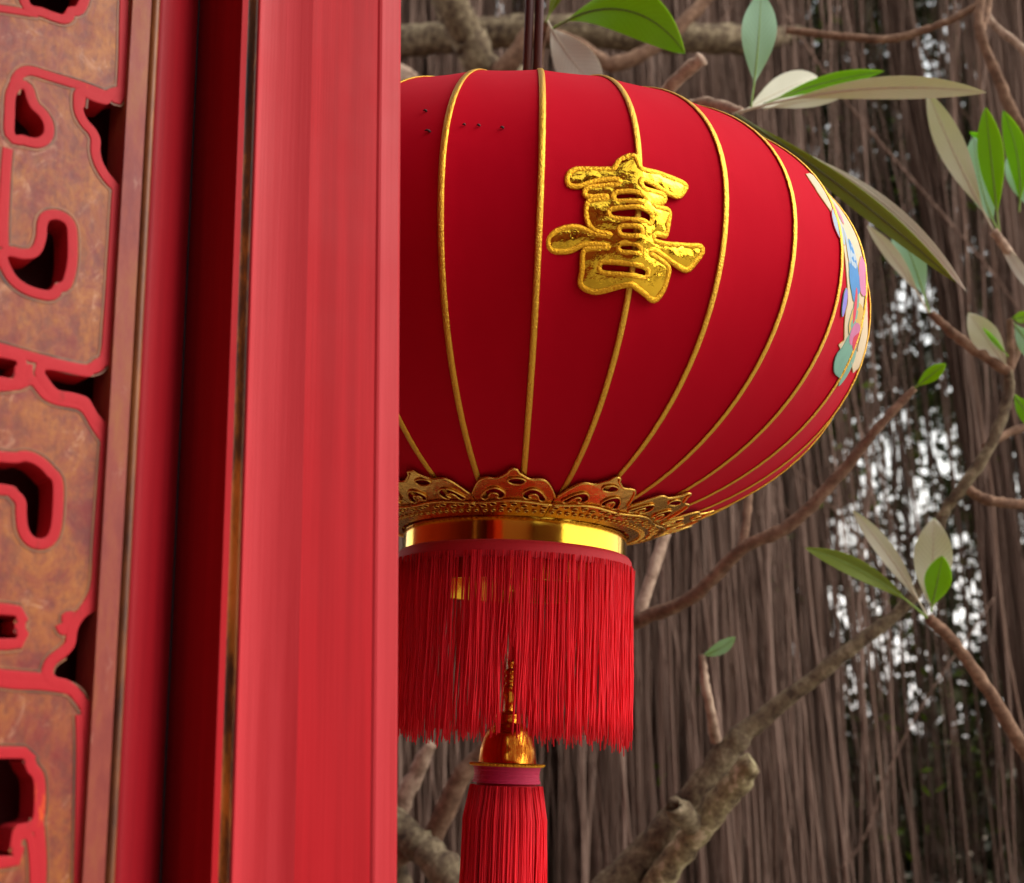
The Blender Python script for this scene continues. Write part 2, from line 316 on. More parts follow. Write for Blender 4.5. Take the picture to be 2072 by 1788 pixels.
H.append((zp2([(-40, 120), (25, 95), (100, 90), (150, 110), (190, 150), (212, 185), (208, 320), (195, 380), (170, 402), (135, 395), (112, 360), (105, 310), (102, 250), (70, 210), (20, 185), (-40, 185)]), 1))
H.append((zp2([(-40, 705), (25, 708), (55, 735), (55, 775), (30, 805), (-40, 815)]), 1))
H.append((zp2([(404, 690), (399, 800), (389, 950), (376, 1055), (345, 1045), (310, 1000), (270, 970), (230, 960), (212, 940), (225, 905), (270, 870), (300, 830), (312, 765), (345, 715)]), 0))
H.append((zp2([(-40, 1275), (40, 1285), (90, 1300), (110, 1340), (135, 1380), (135, 1500), (120, 1540), (60, 1560), (45, 1600), (35, 1660), (15, 1680), (-40, 1680)]), 1))
polys = []
def wob(q, a=.0008):
    return q + RNG.normal(0, a, q.shape)
for q, sym in H:
    q = np.array(q)
    mir = q.copy(); mir[:, 0] = 2*ax_t-mir[:, 0]; mir = mir[::-1]
    if sym:
        k = q[1:-1] if True else q
        full = np.concatenate([k, mir[1:-1]]); polys.append(smooth_line(full, 4, True))
    else:
        polys.append(smooth_line(q, 4, True)); polys.append(smooth_line(mir, 4, True))
tw = ts0-ax_t
outer = np.array([(ax_t-tw, zb), (ts0, zb), (ts0, za), (ax_t-tw, za)])
outer_d = np.concatenate([np.linspace(outer[i], outer[(i+1) % 4], 30, endpoint=False) for i in range(4)])
V2, T = fill([outer_d]+polys, .02)
WF, WB = 0.0, -.028
n_ = len(V2)
V = [W3(t, WF, z) for t, z in V2]; Fc = [f for f in T]
V += [W3(t, WB, z) for t, z in V2]; Fc += [[i+n_ for i in f[::-1]] for f in T]
# side walls of the holes
base = len(V)
for q in polys:
    m_ = len(q); b0 = len(V)
    V += [W3(t, WF, z) for t, z in q]+[W3(t, WB, z) for t, z in q]
    Fc += [[b0+i, b0+(i+1) % m_, b0+m_+(i+1) % m_, b0+m_+i] for i in range(m_)]
cp = mk('carved_panel', V, Fc, None, leaf_door, False, mats=[M_GILT, M_EDGE], midx=[0]*(2*len(T))+[1]*(len(Fc)-2*len(T)))
nvec = np.array([n2v[0], n2v[1], 0])
def stroke(name, q2, wid, h, mat, parent, closed=False, off=0):
    p3 = np.array([W3(t, WF+off, z) for t, z in q2])
    Vs, Fs = tube(p3, wid/2, 12, closed, (1, 2*h/wid), np.repeat(nvec[None], len(p3), 0), sq=.35); return mk(name, Vs, Fs, mat, parent, False)
PXM = 1/2600.
def offset(q, d):
    t_ = np.roll(q, -1, 0)-np.roll(q, 1, 0); t_ /= np.linalg.norm(t_, axis=1)[:, None]+1e-9
    a = .5*np.sum(q[:, 0]*np.roll(q[:, 1], -1)-np.roll(q[:, 0], -1)*q[:, 1]); s_ = 1 if a > 0 else -1
    return q+np.stack([t_[:, 1], -t_[:, 0]], -1)*d*s_
for i, q in enumerate(polys):
    stroke('hole_border', offset(q, .0038), .0082, .0010, M_EDGEG if i % 2 else M_EDGE, cp, True)
for i, q in enumerate(polys):
    stroke('incised_line', offset(q, .0096), .0016, .0005, M_BEADL, cp, True)
L1 = [[(506, -150), (500, 0), (487, 370), (440, 388), (330, 350), (200, 310), (115, 287), (70, 312), (48, 370)], [(30, 600), (22, 700), (12, 900), (14, 1000)],
      [(330, 360), (322, 430)],
      [(470, 750), (455, 1000), (435, 1300), (420, 1440), (365, 1490), (200, 1460), (0, 1405), (-40, 1400)],
      [(-40, 1560), (60, 1555), (130, 1535), (180, 1590), (230, 1615), (330, 1640), (385, 1720), (432, 1790)],
      [(110, 1470), (115, 1550)], [(-40, 30), (60, 45), (150, 60)]]
L2 = [[(425, -20), (412, 180), (395, 420), (382, 600), (335, 690)], [(-40, 945), (60, 955), (180, 965)], [(-40, 970), (60, 985), (170, 990), (280, 1010), (330, 1060), (355, 1150), (362, 1300), (345, 1560), (335, 1900)],
      [(180, 960), (200, 900), (250, 860)], [(240, 745), (255, 770), (280, 750), (265, 720), (300, 715)], [(150, 1520), (165, 1700), (155, 1900)], [(75, 1600), (125, 1620), (140, 1900)], [(318, 1110), (322, 1300), (310, 1900)]]
for zz, fn in ((L1, zpx), (L2, zp2)):
    for k, q in enumerate(zz):
        q = np.array(fn(q))
        q = smooth_line(q, 5)
        wdt = .0078 if k < 6 else .006
        stroke('carved_ridge', q, wdt, .0009, M_EDGEG if k % 2 == 0 else M_EDGE, cp)
        tg_ = np.gradient(q, axis=0); tg_ /= np.linalg.norm(tg_, axis=1)[:, None]+1e-9
        for sg_ in (-1, 1): stroke('incised_line', q+np.stack([tg_[:, 1], -tg_[:, 0]], -1)*sg_*(wdt/2+.0014), .0014, .0005, M_BEADL, cp)
        mq = q.copy(); mq[:, 0] = 2*ax_t-mq[:, 0]; stroke('carved_ridge', mq, wdt, .0009, M_EDGE, cp)
# gilt strip, bead and round stile on both sides
for sgn in (1, -1):
    def mt(t): return t if sgn > 0 else 2*ax_t-t
    ta, tb = mt(ts0-.0015), mt(ts1)
    rect('gilt_strip', ta, tb, -.028, .007, .55, 2.75, M_STRIP, leaf_door)
    bp = [(mt(ts1+.0002+.0045*(1-math.cos(a))/1.0), -.0+.009*math.sin(a)) for a in np.linspace(0, math.pi, 9)]
    extr('gilt_bead', bp, .55, 2.75, M_BEADL, leaf_door, True)
    tm0 = t_at(264, .004); tm1 = t_at(362, -.036); wd = tm1-tm0
    pr = [(mt(tm0), -.045), (mt(tm0), .002)]+[(mt(tm0+wd*q_), .005*min(1, q_*9)+.004-.045*q_**1.7) for q_ in np.linspace(.02, 1, 24)]+[(mt(tm1), -.045)]
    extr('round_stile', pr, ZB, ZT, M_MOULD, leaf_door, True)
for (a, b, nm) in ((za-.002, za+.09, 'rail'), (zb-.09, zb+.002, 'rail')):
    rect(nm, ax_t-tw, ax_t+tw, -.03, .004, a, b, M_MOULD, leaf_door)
rect('skirt_board', ax_t-tw, ax_t+tw, -.03, -.008, ZB, zb-.09, M_WALL, leaf_door)
rect('head_board', ax_t-tw, ax_t+tw, -.03, -.008, za+.09, ZT, M_WALL, leaf_door)
rect('backing_board', 2*ax_t-tm1, tm1, -.085, -.07, ZB, ZT, M_DARKRED, leaf_door)
for sgn in (1, -1):
    e = tm1 if sgn > 0 else 2*ax_t-tm1; rect('edge_board', e-sgn*.012, e, -.0698, -.0452, ZB, ZT, M_DARKRED, leaf_door)
# --- post at the right of the leaf
tr = t_at(371, -.04)
wf = .0
for k in range(200):
    wf += .001
    if t_at(459, wf) <= tr: break
def post(sgn, name, label):
    def mt(t): return t if sgn > 0 else 2*ax_t-t
    e = thing(name, (*TW(mt(tr+.06), 0), ZB), label, 'post')
    tA0 = t_at(472, wf); tA1 = t_at(494, wf); tA2 = t_at(612, wf+.002); tB = t_at(810, wf-.004)
    rect('return_board', mt(tr), mt(tA0), -.045, wf, ZB, ZT, M_POST2, e)
    q = lambda x, w: t_at(x, w)
    L_ = tA1-tA0
    extr('gilt_groove', [(mt(tA0+.0002), wf-.0118)]+[(mt(tA0+.0002+(L_-.0004)*x), wf-.0005-.0085*math.sin(math.pi*min(1, x*1.0))**.8) for x in np.linspace(0, 1, 10)]+[(mt(tA1-.0002), wf-.0118)], ZB, ZT, M_BEAD, e, True)
    rect('core', mt(tA0), mt(tB-.004), -.045, wf-.012, ZB, ZT, M_POST2, e)
    tb = q(501, wf)
    extr('thin_bead', [(mt(tA1), wf-.0118)]+[(mt(tA1+(tb-tA1)*(.5-.5*math.cos(a))), wf-.002+.0035*math.sin(a)) for a in np.linspace(0, math.pi, 9)]+[(mt(tb), wf-.0118)], ZB, ZT, M_POST, e, True)
    extr('cove_face', [(mt(tb+.0001), wf-.0118)]+[(mt(tb+.0001+(tA2-tb-.0001)*x), wf-.0045-.0022*math.sin(math.pi*x**.55)+.0085*x**2.2) for x in np.linspace(0, 1, 16)]+[(mt(tA2), wf-.0118)], ZB, ZT, M_POST, e)
    tc_ = q(757, wf-.004)
    extr('flat_face', [(mt(tA2+.0002), wf-.0118), (mt(tA2+.0002), wf-.0045), (mt(q(640, wf)), wf-.0048), (mt(q(700, wf)), wf-.0043), (mt(tc_), wf-.0046), (mt(tc_), wf-.0118)], ZB, ZT, M_POST2, e)
    extr('edge_fillet', [(mt(tc_+.0002), wf-.0118), (mt(tc_+.0002), wf-.0052), (mt(tc_+.002), wf-.0034), (mt(tc_+.004), wf-.0026), (mt(tB-.004), wf-.0032), (mt(tB-.0015), wf-.0042), (mt(tB), wf-.007), (mt(tB), wf-.0118)], ZB, ZT, M_POST, e)
    rect('joint', mt(tm1+.0001), mt(tr+.004), -.058, -.0455, ZB, ZT, M_SLOT, e)
    rect('stone_foot', mt(tr-.002), mt(tB+.01), -.045, wf+.02, .06, ZB, M_PAVE, e)
    return tB
tB = post(1, 'red_post', 'red lacquered post with a gilt bead, standing in front of the lantern')
post(-1, 'red_post', 'red lacquered post at the far end of the carved leaf, away from the lantern')
# ------------------------------------------------------------------ lantern
C = np.array([0.017847, 1.648263, 2.154332]); TI = .05134605; RR = .45; HT = .26075; HB = .3095; NE = 2.05387
lan = thing('red_lantern', tuple(C), 'big round red cloth lantern with gold ribs, gold emblem and red fringe', 'lantern')
lan.rotation_euler = (0, TI, 0)
ROT = np.array([[math.cos(TI), 0, math.sin(TI)], [0, 1, 0], [-math.sin(TI), 0, math.cos(TI)]])
for o_ in (lan,): ORG[o_] = np.zeros(3)
def prof(tt):
    s, c = math.sin(tt), math.cos(tt); return RR*abs(s)**(2/NE), (HT if c > 0 else HB)*math.copysign(abs(c)**(2/NE), c)
def r_at(z):
    Hh = HT if z > 0 else HB; return RR*max(0, 1-min(1, abs(z)/Hh)**NE)**(1/NE)
def z_bot(r): return -HB*max(0, 1-(r/RR)**NE)**(1/NE)
NR = 28; DPH = 2*math.pi/NR; PH0 = math.radians(2.0)
def loc(ph, r, z): return (r*math.sin(ph), -r*math.cos(ph), z)
tts = np.linspace(.2, math.pi-.27, 44)
def gore_r(r, a):          # a in -1..1 across the gore
    x = a*DPH/2; return r*math.cos(DPH/2)/math.cos(x)*(1-.0065*(1-a*a))
GA = np.linspace(-1, 1, 9)
V = []; 
for tt in tts:
    r, z = prof(tt)
    for a in GA: V.append(loc(DPH/2+a*DPH/2, gore_r(r, a), z))
Fc = [[i*9+j, (i+1)*9+j, (i+1)*9+j+1, i*9+j+1] for i in range(len(tts)-1) for j in range(8)]
gore0 = mk('cloth_panel', V, Fc, M_CLOTH, lan, True, True, uv=[(a, i/len(tts)) for i in range(len(tts)) for a in GA])
rp = np.array([loc(0, prof(tt)[0]+.0012, prof(tt)[1]) for tt in tts])
nr = np.array([(0, -p_[0], p_[1]) for p_ in [(prof(tt)[0]/RR**2, prof(tt)[1]/HB**2) for tt in tts]])
Vr, Fr = tube(rp, .0035, 8, False, (1, .36), nr); rib0 = mk('gold_rib', Vr, Fr, M_RIB, lan, True, True)
for k in range(NR):
    for src in (gore0, rib0):
        o = src
        if k: o = src.copy(); link(o, lan)
        o.rotation_euler = (0, 0, PH0+k*DPH)
# ray to lantern surface
def hit(x, y, off=0.0):
    d = ROT.T@ray(x, y); o = ROT.T@(CAM-C); d = d/np.linalg.norm(d); s = .9
    def g(s):
        p = o+d*s; r = math.hypot(p[0], p[1]); z = p[2]; Hh = HT if z > 0 else HB
        return (r/RR)**NE+(abs(z)/Hh)**NE-1
    prev = g(s)
    while s < 2.4:
        s2 = s+.01; cur = g(s2)
        if prev > 0 and cur <= 0:
            a, b = s, s2
            for _ in range(30):
                mm = (a+b)/2
                if g(mm) > 0: a = mm
                else: b = mm
            p = o+d*a; return math.atan2(p[0], -p[1]), p[2]
        s, prev = s2, cur
    return None
def surf(ph, z, off):      # point on the cloth lifted by off along the normal
    r = r_at(z); Hh = HT if z > 0 else HB
    k = ((ph-PH0) % DPH)/DPH*2-1; rr = gore_r(r, k)
    nx = r**(NE-1)/RR**NE; nz = math.copysign(abs(z)**(NE-1)/Hh**NE, z); l_ = math.hypot(nx, nz)
    return loc(ph, rr+off*nx/l_, z+off*nz/l_)
EO = [(1010,100),(930,140),(885,210),(830,215),(600,200),(480,195),(400,225),(365,300),(380,370),(460,390),(560,370),(700,332),(880,325),(945,345),(940,380),(880,388),(700,395),(600,408),(560,450),(575,495),(640,508),(780,508),(812,525),(780,545),(640,545),(590,580),(580,700),(600,800),(650,870),(740,915),(830,930),(835,950),(700,930),(600,890),(480,845),(370,850),(250,890),(160,970),(145,1060),(190,1115),(280,1125),(400,1110),(500,1060),(600,1035),(780,1050),(825,1070),(790,1088),(600,1088),(545,1120),(535,1200),(530,1350),(508,1450),(530,1510),(600,1550),(680,1570),(800,1550),(950,1510),(1060,1500),(1130,1540),(1230,1600),(1310,1660),(1370,1650),(1440,1560),(1480,1450),(1510,1330),(1480,1270),(1380,1205),(1280,1155),(1270,1122),(1330,1110),(1450,1180),(1600,1270),(1680,1320),(1750,1320),(1830,1230),(1900,1130),(1880,1070),(1800,1060),(1600,1050),(1450,1040),(1335,1015),(1312,975),(1340,940),(1400,940),(1460,950),(1480,900),(1500,780),(1510,700),(1480,660),(1400,650),(1315,635),(1300,600),(1340,592),(1420,590),(1455,540),(1430,500),(1340,480),(1210,460),(1165,420),(1160,372),(1200,358),(1330,400),(1450,460),(1560,500),(1640,500),(1700,420),(1710,390),(1660,350),(1500,300),(1350,265),(1180,250),(1140,190),(1110,110),(1060,92)]
EH = [[(925,500),(1070,505),(1170,545),(1190,575),(1060,555),(930,550),(905,525)], [(870,680),(1080,675),(1230,710),(1275,750),(1260,805),(1200,780),(1080,765),(900,735),(855,710)],
      [(970,880),(1070,885),(1140,905),(1150,935),(1110,945),(980,925),(960,900)], [(965,1070),(1060,1075),(1125,1100),(1130,1135),(1060,1125),(970,1110),(950,1090)],
      [(770,1265),(950,1285),(1100,1310),(1220,1340),(1220,1390),(1150,1385),(950,1355),(770,1330),(745,1300)]]
def emb(q):
    out = []
    for x, y in q:
        h = hit((1280+x*.21256)*.84641, (360+y*.21256)*.84641); out.append((h[0]*RR, h[1]))
    return np.array(out)
EOs = smooth_line(emb(EO), 2, True); EHs = [smooth_line(emb(h), 3, True) for h in EH]
V2, T = fill([EOs]+EHs, .0045); AB = np.concatenate([EOs]+EHs)
phr = PH0+DPH
def eoff(ph): return .0068-.040*abs(ph-phr)+.0005
V = [surf(s/RR, z, eoff(s/RR)+.0016*min(1, max(0, np.min(np.hypot(AB[:, 0]-s, AB[:, 1]-z))-.0015)/.005)+RNG.normal(0, .00045)) for s, z in V2]
eb = mk('gold_emblem', V, [f for f in T], M_FOIL, lan, True, True)
ORG[eb] = np.zeros(3)
for q in [EOs]+[offset(h, .0026) for h in EHs]:
    pts = np.array([surf(s/RR, z, eoff(s/RR)) for s, z in q]); nn = np.array([(p_[0], p_[1], p_[2]*2) for p_ in pts])
    Vt, Ft = tube(pts, .0027, 8, True, (1.2, .5), nn); mk('thread_border', Vt, Ft, M_THREAD, eb, True, True)
    # dotted stitch line inside the border
# embroidered patch at the right edge
def ez(q): return [((1850+x*.33557)*.84641, (350+y*.33557)*.84641) for x, y in q]
def edge(q):               # clamp points outside the silhouette onto surface beyond it
    out = []
    for x, y in q:
        k = 0; h = hit(x, y)
        while h is None and k < 80: x -= 1.5; k += 1; h = hit(x, y)
        out.append(h)
    return out
left = edge(ez([(262, 195), (310, 290), (370, 390), (420, 480), (450, 570), (480, 660), (510, 740), (530, 850), (548, 980), (556, 1100), (540, 1180), (532, 1280), (526, 1380), (500, 1440)]))
M_CREAM = flat('embroidery_cream', (206, 184, 150)); M_YEL = flat('embroidery_yellow', (206, 164, 80)); M_PINK = flat('embroidery_pink', (196, 110, 150)); M_BLUE = flat('embroidery_blue', (50, 124, 184))
M_LILAC = flat('embroidery_lilac', (128, 118, 200)); M_TEAL = flat('embroidery_teal', (112, 160, 140)); M_ROSE = flat('embroidery_rose', (206, 40, 70)); M_ICE = flat('embroidery_pale_blue', (160, 176, 190))
ep = None
def patch(name, pz, mat, parent, off, rim=None):
    q = np.array([(a*RR, z) for a, z in pz]); q = smooth_line(q, 3, True)
    off = .0012+(off-.0012)*.3; V2, T = fill([q], .012); V = [surf(s/RR, z, off) for s, z in V2]
    o = mk(name, V, T, mat, parent, True, True); ORG[o] = np.zeros(3)
    pts = np.array([surf(s/RR, z, off-.0008) for s, z in q]); Vt, Ft = tube(pts, .0007, 6, True); mk('stitched_edge', Vt, Ft, rim or mat, o if parent is lan else parent, True, True)
    return o
body = left+[(a+.34-.0*i, z+.004) for i, (a, z) in list(enumerate(left))[::-1]]
ep = patch('embroidered_patch', body, M_CREAM, lan, .0012, M_YEL)
def blob(cx, cy, rx, ry, mat, rot=0, n=9, jit=.18, off=.0036):
    h = edge(ez([(cx, cy)]))[0]; out = []
    for i in range(n):
        a = 2*math.pi*i/n; k = 1+random.uniform(-jit, jit); x, y = math.cos(a)*rx*k*.62, math.sin(a)*ry*k*.8
        out.append((h[0]+(x*math.cos(rot)-y*math.sin(rot))/RR, h[1]+x*math.sin(rot)+y*math.cos(rot)))
    patch('embroidered_motif', out, mat, ep, off, random.choice([M_ROSE, M_LILAC, M_YEL, M_TEAL]))
blob(592, 880, .032, .046, M_BLUE, .2); blob(600, 955, .035, .022, M_BLUE, -.4, off=.0040)
blob(470, 560, .03, .03, M_ICE); blob(438, 480, .012, .016, M_ROSE, off=.0042); blob(480, 470, .022, .02, M_PINK)
blob(592, 800, .02, .022, M_ICE); blob(640, 930, .022, .03, M_PINK, off=.0044)
blob(600, 1170, .012, .036, M_TEAL, .1); blob(600, 1130, .008, .03, M_ROSE, .2, off=.0042); blob(600, 1260, .035, .028, M_YEL)
blob(585, 1335, .026, .018, M_PINK, off=.0042); blob(526, 1100, .012, .02, M_LILAC, .2, off=.0042); blob(585, 1395, .02, .016, M_ROSE, -.5, off=.0046)
blob(545, 700, .014, .03, M_ICE, .3, off=.0042); blob(640, 1370, .02, .02, M_CREAM, off=.0048)
def tealh():
    h = edge(ez([(540, 1520)]))[0]; out = []
    for i in range(11):
        a = 2*math.pi*i/11; k = 1+.12*math.sin(i*2.2); out.append((h[0]+math.cos(a)*.043*k/RR, h[1]+math.sin(a)*.026*k))
    patch('embroidered_tip', out, M_TEAL, ep, .0038)
tealh()
M_DIRT = flat('dried_dirt', (60, 22, 26))
for x, y, s_ in ((858, 223, .0022), (864, 265, .0036), (938, 252, .0016), (967, 252, .002), (1015, 256, .0022)):
    h = hit(x, y); p_ = np.array(surf(h[0], h[1], .001)); 
    Vd, Fd = tube([p_+np.array([-s_, 0, s_*.2]), p_+np.array([-.3*s_, -.001, .4*s_]), p_+np.array([.5*s_, -.001, 0]), p_+np.array([s_, 0, -.2*s_])], [.0004, .0011, .0014, .0004], 6); mk('dirt_fleck', Vd, Fd, M_DIRT, lan, True, True)
# gold collar of cut-out lobes
NL = 13; DL = 2*math.pi/NL; PL = math.radians(-.7)
def cmap(a, r, off=.004):
    z = z_bot(r); dz = 0
    return loc(PL+a*DL, r*1.0, z-off-dz)
aa = np.linspace(-.5, .5, 49)[:-1]
def rim(a):
    x = abs(a)*2; return .203+.040*(1-x**2.6)+.006*math.cos(x*2*math.pi*1.5)*(1-x*.6)+(.004 if x < .08 else 0)
top = [(a*DL*.2, rim(a)) for a in np.linspace(-.492, .492, 50)]
lob = top+[(a*DL*.2, .147) for a in np.linspace(.492, -.492, 20)]
def oval(ca, cr, ra, rr_, rot=0, n=14): return [((ca+math.cos(t)*math.cos(rot)*ra-math.sin(t)*math.sin(rot)*ra)*DL*.2, cr+(math.cos(t)*math.sin(rot)+math.sin(t)*math.cos(rot))*rr_) for t in np.linspace(0, 2*math.pi, n, endpoint=False)]
def comma(s):
    q = [(.10, .205), (.15, .214), (.22, .217), (.30, .212), (.36, .203), (.40, .195), (.36, .191), (.31, .194), (.29, .201), (.25, .206), (.20, .205), (.18, .200), (.21, .197), (.17, .194), (.12, .197)]
    return [(s*a*DL*.2, r) for a, r in (q if s > 0 else q[::-1])]
cut = [oval(.03, .231, .09, .0065, .1), comma(1), comma(-1)]
rr2 = random.Random(3)
for i in range(7):
    ca = -.42+i*.14; cut.append(oval(ca, .176+.004*(i % 2), .045, .0038, rr2.uniform(-.4, .4), 9))
for i in range(8):
    ca = -.43+i*.123; cut.append(oval(ca, .163, .035, .0032, rr2.uniform(-.5, .5), 8))
lobP = np.array(lob); cutP = [smooth_line(np.array(c_), 2, True) for c_ in cut]
V2, T = fill([lobP]+cutP, .008)
V = [cmap(s/(DL*.2), r) for s, r in V2]
lobe0 = mk('collar_lobe', V, [f for f in T], M_COLLAR, lan, True, True)
parts = []
for q, rad in [(lobP[:50], .0017)]+[(c_, .0013) for c_ in cutP[:3]]+[(c_, .0008) for c_ in cutP[3:]]:
    pts = np.array([cmap(s/(DL*.2), r, .005) for s, r in q]); parts.append(tube(pts, rad, 6, len(q) != 50))
pts = np.array([cmap(a, .1885+.003*math.cos(a*2*math.pi), .006) for a in np.linspace(-.5, .5, 20)]); parts.append(tube(pts, .0016, 6))
Vq, Fq = join(parts); rim0 = mk('raised_rim', Vq, Fq, M_COLLAR_RIM, lobe0, True, True)
for k in range(1, NL):
    o = lobe0.copy(); link(o, lan); o.rotation_euler = (0, 0, k*DL); r_ = rim0.copy(); link(r_, o)
def lathe(name, pr, mat, parent, n=72):
    V = [loc(2*math.pi*j/n, r, z) for r, z in pr for j in range(n)]
    Fc = [[i*n+j, (i+1)*n+j, (i+1)*n+(j+1) % n, i*n+(j+1) % n] for i in range(len(pr)-1) for j in range(n)]
    o = mk(name, V, Fc, mat, parent, True, True); ORG[o] = np.zeros(3); return o
lathe('gold_ring', [(.120, -.282), (.1425, -.2815), (.1435, -.284), (.1438, -.31), (.1436, -.325), (.1434, -.370), (.1425, -.372), (.1405, -.371), (.1405, -.283)], M_RING, lan, 96)
lathe('inner_tube', [(.02, -.29), (.022, -.30), (.022, -.36), (.012, -.372), (0.0005, -.374)], M_BELL, lan, 24)
lathe('fringe_braid', [(.1442, -.3260), (.1475, -.3275), (.1505, -.332), (.1515, -.340), (.1510, -.346), (.1495, -.348), (.146, -.346), (.1442, -.339)], M_BRAID, lan, 96)
def strands(name, N, r0, z0, z1, zj, rad, parent, mat, clump=.5, flare=.0, rj=.002, core=False, part=None, sh=0.0):
    parts = []
    ph = np.sort(np.linspace(0, 2*math.pi, N, endpoint=False)+RNG.normal(0, clump*2*math.pi/N, N))
    thin = [(RNG.uniform(0, 2*math.pi), RNG.uniform(.006, .016)*.15/r0) for _ in range(44)]
    for i in range(N):
        a = ph[i]
        if any(abs(a-c_) < w_ for c_, w_ in thin) and RNG.uniform() < .6: continue
        r = r0+RNG.normal(0, rj); 
        if core: r = r0*math.sqrt(RNG.uniform(.25, 1))
        ze = z1+RNG.normal(0, zj); n = 9
        if part is not None:
            da = abs((a-part+math.pi) % (2*math.pi)-math.pi)
            if da < .055:
                if RNG.uniform() < .94: ze = z1+RNG.uniform(.075, .115)
            elif da < .17:
                if RNG.uniform() < .85-4*da: ze += RNG.uniform(.01, .07)*(1-da/.19)
        dphi = RNG.normal(0, .017*.15/max(r, .02)); wv = RNG.uniform(0, 6.3); wa = RNG.uniform(.0004, .0022)/max(r, .03)
        fr = RNG.normal(flare, .002)
        pts = []
        for k in range(n):
            s = k/(n-1); pts.append(loc(a+dphi*s*s+wa*math.sin(wv+s*9)*s, r+fr*s+.0008*math.sin(wv*2+s*11)-sh*math.exp(-s*22), z0+(ze-z0)*s))
        rd = rad*RNG.uniform(.75, 1.15)
        parts.append(tube(pts, np.r_[np.full(n-1, rd), rd*.8], 5))
    V, Fc = join(parts); o = mk(name, V, Fc, mat, parent, True, True); tag(o, kind='stuff'); return o
strands('fringe_strands', 1300, .1500, -.340, -.550, .0075, .00075, lan, M_FRINGE, 1.1, .0005, part=math.radians(-1))
# finial bell and tassel
lathe('finial_stem', [(.0005, -0.4590), (.0042, -0.4590), (.0042, -0.4640), (.003, -0.4660), (.003, -0.4690), (.0072, -0.4710), (.0078, -0.4750), (.005, -0.4780), (.0078, -0.4810), (.0072, -0.4850), (.005, -0.4880), (.0086, -0.4910), (.0088, -0.5020), (.006, -0.5040), (.0062, -0.5210), (.0088, -0.5240)], M_BELL, lan, 24)
lathe('bell_cap', [(.0088, -0.5235), (.0158, -0.5240), (.0168, -0.5280), (.0165, -0.5360), (.0205, -0.5390), (.0265, -0.5450), (.0315, -0.5550), (.0350, -0.5690), (.0372, -0.5845), (.0378, -0.5850)], M_BELL, lan, 48)
fl = lathe('bell_flange', [(.037, -0.5855), (.0455, -0.5860), (.0465, -0.5875), (.0455, -0.5890), (.036, -0.5885)], M_THREAD, lan, 48)
parts = []
for k in range(60):
    a = 2*math.pi*k/60; p_ = np.array(loc(a, .0462, -0.5868)); parts.append(tube([p_-[0, 0, .0013], p_, p_+[0, 0, .0013]], [.0006, .0015, .0006], 6))
Vb, Fb = join(parts); mk('bead_edge', Vb, Fb, M_THREAD, fl, True, True)
pw = [(.0425+.0008*math.sin(i*2.4)-.002*math.sin(math.pi*i/16), -0.5890-i*.00125) for i in range(17)]
lathe('thread_wrap', pw, M_WRAP, lan, 48)
lathe('tassel_core', [(.036, -.609), (.0405, -.614), (.0425, -.625), (.040, -.645), (.036, -.735), (.032, -.90)], M_BRAID, lan, 40)
strands('tassel_strands', 420, .0498, -0.6120, -.93, .008, .0009, lan, M_FRINGE, 1.2, .002, .0012, sh=.0075)
pts = [(0, 0, -.29), (.0005, 0, -.40), (0, 0, -.461)]; Vq, Fq = tube(pts, .0012, 6); mk('hanging_string', Vq, Fq, M_FRINGE, lan, True, True)
for q in range(3):
    a = math.radians(-20+q*60); Vq, Fq = tube([loc(a, .143, -.30), loc(a, 0, -.292), loc(a+math.pi, .143, -.30)], .0022, 6); mk('spoke', Vq, Fq, M_RIB, lan, True, True)
lathe('top_cap', [(.003, .262), (.05, .264), (.105, .258), (.11, .252), (.105, .246)], M_RING, lan, 48)
# hanging cords up to the beam
ZBEAM = 3.35; Lc = (ZBEAM-C[2])/math.cos(TI)-.035
for sx in (-1, 1):
    Vq, Fq = tube([(sx*.0072, 0, .255), (sx*.0070, .001, .6), (sx*.0068, 0, Lc)], .0066, 10, False); mk('hanging_cord', Vq, Fq, M_CORD, lan, True, True)
# ------------------------------------------------------------------ beam that carries the lantern, board wall, and unseen roof and walls added for shade
hook = C+ROT@np.array([0, 0, Lc])
bt = float((hook[:2]-p0)@u2); bw = float((hook[:2]-p0)@n2v)
bm = thing('eave_beam', (*TW(bt, bw), ZBEAM), 'red wooden beam reaching out from the doors above the lantern', 'beam')
rect('beam_timber', -1.6, bt+.25, bw-.05, bw+.05, ZBEAM-.035, ZBEAM+.12, M_WALL, bm)
rect('head_beam', -3.2, tB+.03, -.05, wf+.02, ZT, ZBEAM-.04, M_WALL, bm)
rect('bracket', -.2, -.1, bw-.02, wf, ZBEAM-.0398, ZBEAM-.0352, M_WALL, bm)
wl = thing('board_wall', (*TW(-2.4, 0), ZB), 'red board wall continuing from the carved door leaf', 'wall')
tl = 2*ax_t-tB
for k in range(12):
    w_ = (tl-.01+3.2)/12; rect('plank', -3.2+k*w_, -3.2+(k+1)*w_-.004, -.04, -.01+.003*(k % 2), .06, ZT, M_WALL, wl)
RT, RW = tB+.5, -.75  # added roof reaches past the lantern to cut light from overhead
rf = thing('shade_roof', (*TW(-1.5, .6), ZBEAM+.14), 'unseen tiled roof added to shade the lantern and doors from above', 'roof')
rect('soffit', -3.4, RT, RW, 1.05, ZBEAM+.125, ZBEAM+.16, M_WALL, rf)
for k in range(16):
    w_ = (RT+3.4)/16; rect('roof_tile', -3.4+k*w_, -3.4+(k+1)*w_-.02, RW-.04, 1.1, ZBEAM+.162, ZBEAM+.20+.012*(k % 2), M_TILE, rf)
sw = thing('shade_wall', (*TW(-.42, -2.5), 0), 'unseen red board wall added behind the door leaf to darken the left', 'wall')  # added unseen wall darkens the left of the ring and lantern
